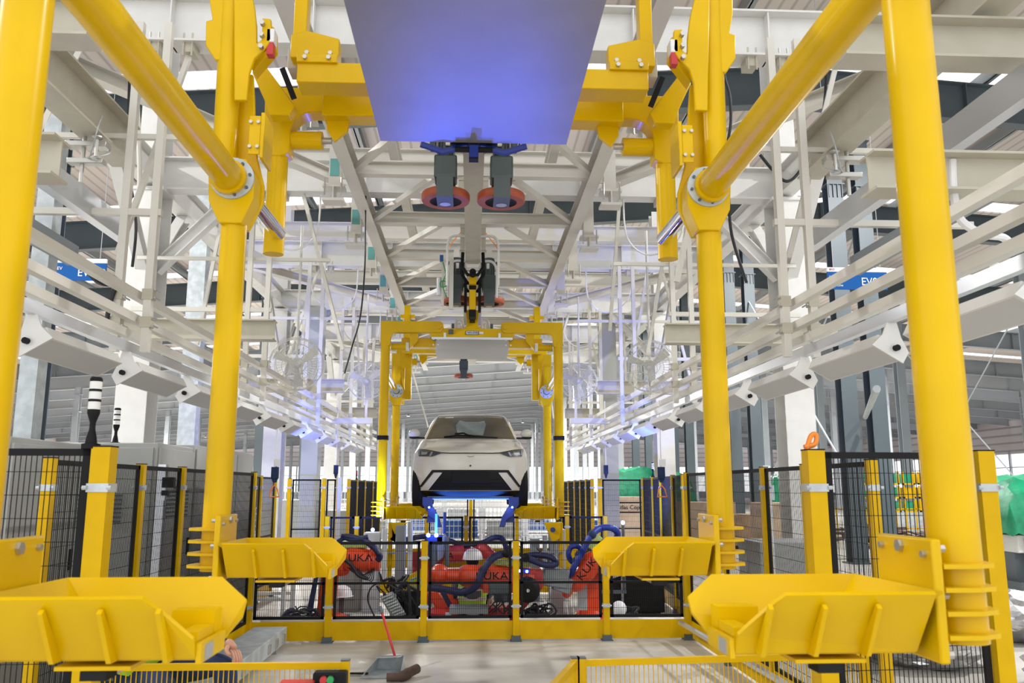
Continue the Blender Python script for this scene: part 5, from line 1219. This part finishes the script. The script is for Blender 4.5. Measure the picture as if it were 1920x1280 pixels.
vs = [(*A, (.17, .15)), (*(A.lerp(kn, .5) + V((0, 0, .06))), .10), (*kn, .080), (*kn.lerp(an, .5), .068), (*an, .055), (*(A.lerp(kn2, .5) + V((0, 0, .04))), .10), (*kn2, .08), (*kn2.lerp(an2, .5), .068), (*an2, .055)]
skin_body('trousers', vs, [(0, 1), (1, 2), (2, 3), (3, 4), (0, 5), (5, 6), (6, 7), (7, 8)], 'navy', t)
hand(t, wr, (.62, -.35, -.6), (-.5, .1, -.75), 1.12, 1, .8)
for q, k in ((kn, an), (kn2, an2)):
    c = q.lerp(k, .42); d = (k - q).normalized()
    MB().path([c - d * .045, c - d * .015, c + d * .015, c + d * .045], [.088, .084, .082, .078], 20).obj('lime_band', 'hivis', t)
    MB().path([c - d * .018, c + d * .018], .0865, 20).obj('reflective_band', 'refl', t)
MB().path([(-2.03, 5.5, .56), (-2.02, 5.47, .64)], .185, 20).obj('lime_waist_band', 'hivis', t)
c = A.lerp(kn, .45) + V((0, 0, .05)); d = (kn - A).normalized(); MB().path([c - d * .03, c + d * .03], .105, 20).obj('lime_thigh_band', 'hivis', t)
head(t, (-1.93, 5.14, .91), (.4, -.8, -.5), .95, False)
for q in (an, an2): MB().sphere((q.x + .03, q.y - .07, .055), .07, 14, (.8, 1.7, .78)).obj('boot', 'blackrub', t)
# ================================================================== inspection lamps, rails, posts
def side_gear(s):
    n = 0
    X = lambda v: s * v
    # long rails
    for z, m, x, w, h, lab in ((3.01, 'white', 2.50, .06, .06, 'top'), (2.83, 'white', 2.50, .06, .06, 'second'), (2.725, 'beige', 2.56, .06, .06, 'third'), (2.605, 'alu', 2.50, .05, .07, 'bottom pale blue')):
        tag(MB().box(X(x - w / 2), X(x + w / 2), 2.6, 22.0, z - h / 2, z + h / 2).obj('lamp_rail', 'white' if m == 'beige' else m, smooth=False), '%s rail of the lamp gantry on the %s side' % (lab, SIDE[s]), 'rail', 'lamp rails on the %s' % SIDE[s])
    # lamps
    for i in range(12):
        y = 3.44 + 1.315 * i
        t = thing('inspection_lamp', 'white box lamp below the %s rails, %s from the front' % (SIDE[s], ORD[i]), 'lamp', (X(2.5), y, 2.45), 'white box lamps below the %s rails' % SIDE[s])
        # housing tilted: wedge section in XZ, length along Y
        sec = [(2.385, 2.435), (2.545, 2.342), (2.575, 2.39), (2.53, 2.475), (2.42, 2.50)]
        MB().prism([(X(a), z) for a, z in sec], 'y', y + .02, y + .99).obj('housing', 'white2', t, smooth=False)
        MB().plate([(X(2.394), y + .04, 2.429), (X(2.538), y + .04, 2.3455), (X(2.538), y + .97, 2.3455), (X(2.394), y + .97, 2.429)], .004 * s).obj('lens', 'opal', t, smooth=False)
        MB().prism([(X(a), z) for a, z in ((2.37, 2.435), (2.55, 2.325), (2.59, 2.39), (2.55, 2.48), (2.53, 2.57), (2.47, 2.57), (2.44, 2.50))], 'y', y, y + .012).obj('end_bracket', 'white2', t, smooth=False)
        b = MB().tube((X(2.51), y - .03, 2.415), (X(2.51), y, 2.415), .019, n=8)
        b.obj('knob', 'black', t)
    # hanging posts in pairs, with clamps
    for i, y in enumerate([3.0] + GY[:5]):
        for j, x in enumerate((2.40, 2.62)):
            t = thing('hanging_post', '%s white square hanging post on the %s, %s pair from the front' % ('inner' if j == 0 else 'outer', SIDE[s], ORD[i]), 'post', (X(x), y - .35, 2.6), 'hanging posts of the lamp gantry')
            MB().box(X(x - .028), X(x + .028), y - .378, y - .322, 2.58, 5.2).obj('post', 'white', t, smooth=False)
            b = MB()
            for z in (3.01, 2.80):
                b.box(X(x - .04), X(x + .04), y - .385, y - .315, z - .04, z + .04)
            b.parts('clamp', 'beige', t, smooth=False)
            b = MB()
            for z in (2.98, 3.04, 2.77, 2.83): b.tube((X(x - .06), y - .40, z), (X(x - .06), y - .30, z), .007, n=6)
            b.parts('bolt', 'steel', t)
        tag(MB().box(X(2.35), X(3.95), y - .375, y - .325, 3.62, 3.67).obj('tie_rail', 'white', smooth=False), 'thin white tie rail from post to column on the %s, %s from the front' % (SIDE[s], ORD[i]), 'rail', 'tie rails')
    # stub I beams
    for i, (y, z) in enumerate(((4.2, 3.28), (9.0, 3.28), (14.0, 3.28), (19.0, 3.28))):
        tag(MB().ib((X(2.14), y, z), (X(5.2 if i == 0 else 4.1), y, z), .18, .22, .014, .012).obj('stub_beam', 'beige', smooth=False), 'beige stub I-beam above the %s lamp rails, %s from the front' % (SIDE[s], ORD[i]), 'beam', 'beige stub beams')
    tag(MB().ib((X(1.98), 4.1, 4.0), (X(5.2), 4.1, 4.0), .18, .24, .014, .012).obj('upper_stub_beam', 'beige', smooth=False), 'beige upper stub I-beam on the %s near the yellow column' % SIDE[s], 'beam')
    # near beige overhead beams and aluminium channel
    tag(MB().ib((X(2.85), 2.2, 4.35), (X(2.85), 6.6, 4.35), .2, .34, .016, .012).obj('beige_track_beam', 'beige', smooth=False), 'beige longitudinal I-beam high on the %s with clamps' % SIDE[s], 'beam')
    tag(MB().box(X(2.86), X(2.94), 2.2, 6.8, 3.60, 3.78).box(X(2.88), X(2.92), 2.2, 6.82, 3.78, 3.80).obj('aluminium_channel', 'alu', smooth=False), 'aluminium cable channel high on the %s, under the beige beam' % SIDE[s], 'channel')
    tag(MB().box(X(3.25), X(3.33), 2.2, 6.8, 3.40, 3.56).obj('outer_channel', 'mgrey', smooth=False), 'outer grey channel high on the %s' % SIDE[s], 'channel')
    for i, y in enumerate((3.6, 6.0)):
        t = thing('beam_clamp', 'steel beam clamp with bolt under the beige beam on the %s, %s' % (SIDE[s], 'near' if i == 0 else 'far'), 'clamp', (X(2.87), y, 4.1), 'steel beam clamps')
        MB().box(X(2.72), X(3.02), y - .05, y + .05, 4.09, 4.13).box(X(2.74), X(3.0), y - .04, y + .04, 3.96, 4.0).obj('strap', 'steel', t, bevel=.005)
        MB().tube((X(2.9), y, 3.82), (X(2.9), y, 4.24), .016, n=8).tube((X(2.78), y - .06, 4.0), (X(2.78), y - .06, 4.2), .013, n=8).sphere((X(2.78), y - .06, 4.15), .04, 10, (1, 1, .5)).parts('bolt', 'steel', t)
        pth = catmull([(X(2.74), y - .1, 4.3), (X(2.72), y - .2, 4.15), (X(2.8), y - .1, 4.0), (X(2.86), y, 4.02), (X(2.78), y + .06, 4.12), (X(2.72), y + .02, 4.06), (X(2.80), y - .08, 3.98)], 5)
        MB().path(pth, .005, 5).obj('safety_wire', 'galv', t)
    # slim slanting conduits
    rnd = random.Random(3 + s)
    for i in range(11):
        y = GY[i % 6] + .0; x = rnd.uniform(1.75, 3.3)
        x2 = x + rnd.uniform(-.6, .6)
        tag(MB().bar((X(x), y, 5.2), (X(x2), y + rnd.uniform(-.3, .3), 3.35 + rnd.uniform(-.2, .3)), .04, .04).obj('hanger_rod', 'white', smooth=False), 'slim white hanger rod on the %s side, %s of the set' % (SIDE[s], ORD[i]), 'rod', 'slim white hanger rods')
    for i in range(3):
        y = GY[i + 1]
        p = catmull([(X(1.9), y, 5.21), (X(1.95), y + .05, 4.7), (X(2.25), y + .1, 4.5), (X(2.6), y, 4.7), (X(2.7), y, 5.21)], 6)
        tag(MB().path(p, .012, 6).obj('white_cable_loop', 'signw'), 'white cable loop hanging from the %s gantry beam, %s from the front' % (SIDE[s], ORD[i]), 'cable', 'white cable loops')
        tag(MB().box(X(1.7), X(3.95), GY[i] - .322, GY[i] - .282, 4.25, 4.29).obj('cross_rail', 'white', smooth=False), 'thin white cross rail on the %s, %s from the front' % (SIDE[s], ORD[i]), 'rail', 'thin cross rails')
for s in (-1, 1): side_gear(s)

# fans
def fan(x, y, z, r, label, tilt=.25, yaw=0, mblue=False):
    t = thing('industrial_fan', label, 'fan', (x, y, z), None)
    a = V((sin(yaw), -cos(yaw), -tilt)).normalized(); c = V((x, y, z))
    u = a.cross(V((0, 0, 1))).normalized(); v = u.cross(a)
    b = MB()
    for R, off in ((r, 0), (r * .98, .07), (r * .8, .11), (r * .55, .13), (r * .3, .14), (r * .75, -.05), (r * .4, -.08)): b.ring(c + a * off, R, .004 if R < r * .9 else .007, a, 40, 5)
    for k in range(40):
        g = 2 * pi * k / 40; w_ = u * cos(g) + v * sin(g)
        b.path([c + a * .145 + w_ * r * .1, c + a * .13 + w_ * r * .55, c + a * .07 + w_ * r, c + w_ * r, c - a * .08 + w_ * r * .4], .0022, 4)
    b.obj('cage', 'fang', t)
    b = MB()
    for k in range(3):
        g = 2 * pi * k / 3 + .5; w_ = u * cos(g) + v * sin(g); q = a.cross(w_)
        pts = [c + w_ * r * .12 - q * .03 + a * .03, c + w_ * r * .12 + q * .03 - a * .01, c + w_ * r * .85 + q * .10 - a * .02, c + w_ * r * .9 - q * .02 + a * .02]
        b.plate(pts, .005)
    b.obj('blade', 'fang', t)
    MB().lathe([(0, -.20), (.06, -.19), (.075, -.1), (.075, -.02), (0, .0)], c, a, 20).lathe([(0, .06), (.04, .05), (.045, 0)], c, a, 20).obj('motor', 'fang', t)
    MB().lathe([(0, .16), (.035, .155), (.04, .145)], c, a, 20).obj('badge', 'alu', t)
    MB().tube(c - a * .12, c - a * .1 - V((0, 0, .45)), .02, n=10).cb(c - a * .12, (.12, .05, .1)).tube(c - a * .1 + V((0, 0, 0)), c - a * .1 + V((0, 0, 5.2 - z)), .018, n=8).obj('bracket', 'white2', t)
    return t
for px_, py, Y, r, lab in ((687, 714, 15.4, .34, 'blue-lit industrial fan on the left, left of the second carrier'), (1085, 714, 15.4, .34, 'blue-lit industrial fan on the right, right of the second carrier'), (556, 682, 11.3, .36, 'large cream industrial fan above the left lamp rails'), (1218, 686, 11.3, .36, 'large cream industrial fan above the right lamp rails')):
    p = at(px_, py, Y=Y); fan(p.x, p.y, p.z, r, lab, .35 if Y < 12 else .1, -.25 if px_ > 900 else .25)
for s, px_, nm in ((-1, 660, 'left'), (1, 1106, 'right')):
    p = at(px_, 789, Y=15.5)
    tag(MB().box(p.x - .36, p.x + .36, 15.42, 15.58, p.z - .05, p.z + .05).box(s * 1.95 - .02, s * 1.95 + .02, 15.48, 15.52, p.z + .05, p.z + .5).obj('fan_support_beam', 'white2', smooth=False), 'short blue-lit support beam below the %s blue fan' % nm, 'beam')

# hanging direction signs
def sign(x0, y0, x1, y1, Y, big, small, label, big_al):
    A = at(x0, y0, Y=Y); B = at(x1, y1, Y=Y); W = B.x - A.x; Hh = A.z - B.z
    t = thing('hanging_sign', label, 'sign', ((A.x + B.x) / 2, Y, B.z))
    MB().box(A.x, B.x, Y, Y + .03, B.z, A.z).obj('board', 'sign', t, smooth=False)
    MB().box(A.x, B.x, Y - .003, Y + .033, A.z, A.z + Hh * .25).obj('white_header', 'signw', t, smooth=False)
    text('BYD', Hh * .16, 'red', (A.x + W * .08, Y - .008, A.z + Hh * .12), FRONT, t, 'header_mark')
    text(big, Hh * .62, 'signw', (B.x - W * .22, Y - .006, (A.z + B.z) / 2 - .02), FRONT, t, 'line_number', sx=.95)
    text('Linha EV', Hh * .26, 'signw', (A.x + W * .16, Y - .006, A.z - Hh * .33), FRONT, t, 'lettering')
    text('EV Line', Hh * .20, 'signw', (A.x + W * .16, Y - .006, B.z + Hh * .22), FRONT, t, 'lettering')
    MB().tube((A.x + .1, Y, A.z + Hh * .25), (A.x + .1, Y, roofz(A.x) + .42), .006, n=5).tube((B.x - .1, Y, A.z + Hh * .25), (B.x - .1, Y, roofz(B.x) + .42), .006, n=5).obj('hanging_wire', 'lgrey', t)
sign(84, 492, 197, 526, 12.5, 'EV09R', '', 'blue hanging sign reading EV09R at left', 1)
sign(1551, 509, 1665, 543, 12.5, 'EV09L', '', 'blue hanging sign reading EV09L at right', 1)
sign(482, 707, 530, 723, 27, 'EV08R', '', 'small far blue hanging sign at left reading EV08R', 1)
sign(1236, 713, 1282, 729, 27, 'EV08L', '', 'small far blue hanging sign at right reading EV08L', 1)

# loose black cables
def cable(name, pts, r, label, m='hosek', Y=8):
    q = catmull([at(x, y, Y=yy) for x, y, yy in pts], 6)
    tag(MB().path(q, r, 8).obj(name, m), label, 'cable')
cable('black_cable', [(205, 0, 4), (225, 22, 4.2), (248, 40, 4.4)], .010, 'black cable end at the top left beside the yellow tube')
cable('black_cable', [(246, 90, 6.5), (244, 120, 6.7), (240, 250, 7), (243, 330, 7), (255, 420, 7), (248, 500, 7)], .012, 'thin black cable hanging between white posts at left')
cable('black_cable', [(60, 440, 5.6), (120, 470, 5.7), (160, 500, 5.8), (185, 525, 5.9), (205, 530, 6.1), (216, 520, 6.14)], .03, 'thick black cable draped in front of the left blue sign')
cable('black_cable', [(216, 540, 6.1), (208, 562, 6.1), (200, 600, 6.1)], .018, 'short black cable end under the left joint')
cable('black_cable', [(1360, 95, 6.5), (1358, 140, 6.3), (1368, 180, 6.3), (1370, 230, 6.3), (1362, 290, 6.3), (1366, 360, 6.3), (1372, 440, 6.3), (1400, 530, 6.3)], .012, 'black cable hanging beside the right far yellow arm')
cable('black_cable', [(1549, 92, 6.5), (1549, 130, 6.8), (1545, 200, 7), (1525, 270, 7), (1500, 320, 7), (1475, 340, 7), (1450, 320, 7), (1425, 290, 7)], .014, 'looping black cable behind the right yellow tube')
cable('black_cable', [(686, 350, 10), (685, 420, 10), (684, 500, 10), (676, 590, 10), (660, 650, 10), (646, 700, 10)], .010, 'thin black cable hanging left of the second carrier')
cable('ribbed_white_conduit', [(1785, 300, 4.2), (1788, 360, 4.2), (1800, 410, 4.2), (1840, 438, 4.2), (1880, 445, 4.3), (1893, 462, 4.3), (1870, 480, 4.3), (1862, 495, 4.3), (1885, 505, 4.3)], .022, 'white ribbed conduit looping at far right', 'signw')
cable('white_conduit', [(262, 0, 7), (252, 60, 7), (262, 330, 7), (250, 380, 7), (225, 430, 7)], .022, 'white conduit running down the left hanging posts', 'white')
cable('small_wires', [(1508, 838, 3.86), (1528, 832, 3.86), (1530, 815, 3.86), (1520, 818, 3.86), (1512, 846, 3.86)], .012, 'yellow wire end above the right fence post', 'orangepl')
t = thing('galvanised_pillar', 'tall galvanised steel pillar behind the left yellow arm', 'pillar', (at(360, 700, Y=13).x, 13, 0))
xx = at(360, 700, Y=13).x
MB().box(xx - .13, xx + .13, 12.9, 13.1, .02, 6.9).obj('shaft', 'galv', t, smooth=False); MB().box(xx - .2, xx + .2, 12.8, 13.2, 0, .02).obj('foot_plate', 'galv', t, smooth=False)
xx = at(120, 600, Y=6.5).x
t = thing('galvanised_pillar', 'pale galvanised pillar left of the blue sign at the far left', 'pillar', (at(75, 600, Y=6.8).x, 6.8, 0)); xx = at(75, 600, Y=6.8).x
MB().box(xx - .07, xx + .07, 6.7, 6.85, .02, 6.9).obj('shaft', 'galv', t, smooth=False); MB().box(xx - .12, xx + .12, 6.65, 6.9, 0, .02).obj('foot_plate', 'galv', t, smooth=False)

# ================================================================== things on the floor behind
def cage(x, y, w, d, h, label, grp, fill=None):
    t = thing('wire_cage_bin', label, 'cage', (x, y, 0), grp)
    b = MB(); z0 = .12
    for X_ in (x - w / 2, x + w / 2):
        for Y_ in (y - d / 2, y + d / 2): b.box(X_ - .03, X_ + .03, Y_ - .03, Y_ + .03, 0, h)
    n = 9
    for Y_ in (y - d / 2, y + d / 2):
        for k in range(n + 1): b.box(x - w / 2 + w * k / n - .006, x - w / 2 + w * k / n + .006, Y_ - .006, Y_ + .006, z0, h)
        for k in range(6): b.box(x - w / 2, x + w / 2, Y_ - .008, Y_ + .008, z0 + (h - z0) * k / 5 - .008, z0 + (h - z0) * k / 5 + .008)
    for X_ in (x - w / 2, x + w / 2):
        for k in range(6): b.box(X_ - .008, X_ + .008, y - d / 2, y + d / 2, z0 + (h - z0) * k / 5 - .008, z0 + (h - z0) * k / 5 + .008)
    b.obj('frame', 'cagew', t, smooth=False)
    MB().box(x - w / 2, x + w / 2, y - d / 2, y + d / 2, z0 - .03, z0).obj('deck', 'mgrey', t, smooth=False)
    if fill: MB().box(x - w * .42, x + w * .42, y - d * .4, y + d * .4, z0, z0 + h * .5).obj('contents', fill, t, smooth=False)
k = 0
for row, y in enumerate((26.0, 30.5)):
    for i, x in enumerate((-5.9, -4.5, -3.1, -1.6, -.3, 1.0, 2.3, 3.9)):
        cage(x, y, 1.2, 1.0, 1.0 + .45 * row, 'white wire cage bin far behind the car, %s from the left in the %s row' % (ORD[i], 'front' if row == 0 else 'back'), 'white wire cage bins', [None, 'bin', 'cab'][(i + row) % 3])
def crate(x, y, w, d, h, m, label):
    t = thing('crate', label, 'crate', (x, y, 0))
    b = MB().box(x - w / 2, x + w / 2, y - d / 2, y + d / 2, .1, h); b.obj('box', m, t, bevel=.01)
    b = MB()
    for k in (-1, 0, 1): b.box(x + k * w * .4 - .05, x + k * w * .4 + .05, y - d / 2, y + d / 2, 0, .1)
    b.obj('skid', 'wood', t, smooth=False)
    return t
c = crate(3.98, 21, 1.15, 1.2, 1.38, 'card', 'pale brown crate with black lettering behind the right mesh panel')
text('Atlas Copco', .14, 'black', (3.88, 20.385, 1.13), FRONT, c, 'lettering')
MB().box(3.5, 4.25, 20.39, 20.399, 1.23, 1.26).box(3.5, 4.25, 20.39, 20.399, 1.00, 1.03).obj('printed_bar', 'black', c, smooth=False)
crate(6.4, 24, 2.0, 1.2, 1.2, 'card', 'wide brown crate right of the lettered crate')
crate(5.35, 14.2, .9, 1.0, 1.35, 'card', 'tan board crate behind the white column at right')
crate(7.2, 22.6, 1.2, 1.0, .9, 'wood', 'low wooden crate between the right hand columns')
crate(-3.0, 19.5, 1.1, 1.0, 1.1, 'cab', 'grey box behind the crosswise left gate')
crate(-4.3, 21.5, 1.1, 1.0, 1.3, 'cab', 'pale box farther behind the crosswise left gate')
def tarp(x, y, w, d, h, label, seed=0, base=.6, m='tarp', name='tarpaulin_cover'):
    rnd = random.Random(seed); bm = bmesh.new(); n = 26; mm = 16
    g = [[None] * (mm + 1) for _ in range(n + 1)]
    for i in range(n + 1):
        for j in range(mm + 1):
            u = i / n * 2 - 1; v = j / mm * 2 - 1
            r = max(abs(u), abs(v)); k = min(1, (1 - r) / .22)
            z = base + (h - base) * (k ** .6) * (1 - .12 * abs(u + .3)) + rnd.uniform(-.03, .03) + .05 * sin(9 * u + 4 * v) * k
            g[i][j] = bm.verts.new((x + u * w / 2 * (1 - .12 * k * 0), y + v * d / 2, z))
    for i in range(n):
        for j in range(mm): bm.faces.new((g[i][j], g[i + 1][j], g[i + 1][j + 1], g[i][j + 1]))
    e = [v.co.copy() for v in bm.verts]
    q = MB(); q.bm.free(); q.bm = bm
    o = q.obj(name, m, None, ang=25); sd = o.modifiers.new('solid', 'SOLIDIFY'); sd.thickness = .01
    return tag(o, label, 'tarpaulin' if m == 'tarp' else 'foil')
tarp(10.1, 14.6, 2.8, 2.6, 1.78, 'green tarpaulin over a machine at the far right', 1, .85)
t = thing('covered_machine', 'white machine base under the green tarpaulin at far right', 'machine', (9.4, 14.6, 0))
MB().box(8.9, 11.2, 13.5, 15.6, .55, .84).box(9.0, 9.3, 13.3, 13.5, .5, .8).box(9.7, 10.6, 13.2, 13.5, .30, .82).obj('frame', 'white2', t, bevel=.02)
MB().box(8.7, 11.4, 13.2, 15.8, .0, .12).box(8.9, 9.1, 13.6, 15.4, .12, .55).box(11.0, 11.2, 13.6, 15.4, .12, .55).obj('sledge', 'dgrey', t, smooth=False)
MB().cb((9.3, 13.2, .4), (.5, .05, .08), (0, .6, 0)).cb((9.45, 13.2, .5), (.3, .06, .15), (0, .2, 0)).obj('linkage', 'rust', t)
tarp(10.6, 27.5, 2.0, 1.6, 2.0, 'green tarpaulin far behind the right fence, left of the yellow stack', 2, .02)
tarp(6.6, 31, 3.4, 2.0, 2.3, 'green tarpaulin covering the far load behind the lettered crate', 3, .02)
# stack of yellow and green frames
random.seed(11)
for r in range(3):
    for i in range(7):
        x = 12.2 + i * .5; z = .85 + r * .42
        t = thing('stacked_frame', 'yellow and green stacked frame, %s layer from below, %s from the left' % (ORD[r], ORD[i]), 'frame', (x, 26, z), 'yellow and green stacked frames')
        MB().box(x - .2, x - .15, 25.8, 25.85, z, z + .4).box(x + .15, x + .2, 25.8, 25.85, z, z + .4).box(x - .2, x + .2, 25.8, 25.85, z, z + .05).obj('rails', 'yellow2', t, smooth=False)
        MB().box(x - .13, x + .13, 25.86, 26.3, z + .04, z + .34).obj('panel', random.choice(('tarp', 'tarp', 'yellow2')), t, smooth=False)
tag(MB().box(11.9, 15.6, 25.7, 26.5, .0, .85).obj('pallet_stack', 'galv'), 'grey wrapped pallet stack under the yellow and green frames', 'pallet')
# scrap heap
b = MB()
for i in range(120):
    x = random.uniform(9.6, 13.5); y = random.uniform(17, 23); z = random.uniform(.05, .5)
    a = random.uniform(0, pi); L = random.uniform(.4, 1.6)
    b.cb((x, y, z), (L, random.uniform(.04, .2), random.uniform(.02, .08)), (random.uniform(-.3, .3), random.uniform(-.3, .3), a))
tag(b.obj('scrap_heap', 'rust', smooth=False), 'dark heap of scrap metal strips on the floor behind the right fence', 'scrap', kind='stuff')
t = thing('yellow_rail_guard', 'low ochre railing around the scrap heap at right', 'railing', (11, 24.4, 0)); b = MB()
for i in range(16): b.box(9.5 + i * .3, 9.53 + i * .3, 24.4, 24.43, 0, 1.0)
b.box(9.5, 14.1, 24.4, 24.43, .97, 1.0).box(9.5, 14.1, 24.4, 24.43, .4, .43); b.obj('rails', 'yellow2', t, smooth=False)
tag(MB().lathe([(0, 0), (.2, 0), (.2, .7), (.15, .8), (0, .82)], (13.2, 23.8, 0), n=20).obj('red_drum', 'red'), 'small red drum beyond the scrap heap', 'drum')
def foil(x, y, w, d, h, label, seed):
    rnd = random.Random(seed); bm = bmesh.new()
    bmesh.ops.create_icosphere(bm, subdivisions=4, radius=1)
    for v in bm.verts:
        k = 1 + rnd.uniform(-.10, .10) + .12 * sin(7 * v.co.x + 3 * v.co.z) * cos(5 * v.co.y)
        v.co = V((x + v.co.x * w / 2 * k, y + v.co.y * d / 2 * k, max(0, (v.co.z * .5 + .42) * h * k)))
    q = MB(); q.bm.free(); q.bm = bm; return tag(q.obj('foil_heap', 'foil', None, ang=12), label, 'foil')
foil(4.2, 8.0, 1.3, 1.4, .75, 'crumpled silver foil heap behind the nearest right mesh', 4)
foil(4.9, 6.6, 1.0, 1.0, .5, 'second crumpled silver foil heap a little farther right', 5)
p = at(1900, 1205, Z=0); foil(p.x + .2, p.y + .3, 1.3, 1.2, .52, 'silver foil heap on the floor at the right edge of the photo', 6)
tag(MB().tube((9.0, 12.0, .02), (17, 12.8, .02), .015, n=6).obj('brown_floor_strip', 'rust'), 'thin brown strip along the floor at far right', 'strip')
t = thing('grey_wall_panel', 'pale grey box cabinet standing beside the white column behind the right fence', 'cabinet', (3.3, 8.9, 0))
MB().box(2.95, 3.75, 8.6, 9.3, .05, 1.05).obj('body', 'cab', t, bevel=.01); MB().box(2.98, 3.72, 8.63, 9.27, 0, .05).obj('plinth', 'dgrey', t, smooth=False)
# tall grey pillar with ribs along fences far
for i, (x, y) in enumerate(((-3.15, 16.6), (2.86, 17.2))):
    tag(MB().box(x - .16, x + .16, y - .1, y + .3, 0, 5.2).obj('ribbed_pillar', 'lgrey' if i == 0 else 'cab', smooth=False), 'pale %s pillar behind the crosswise %s panel' % (('grey', 'left') if i == 0 else ('cream', 'right')), 'pillar')
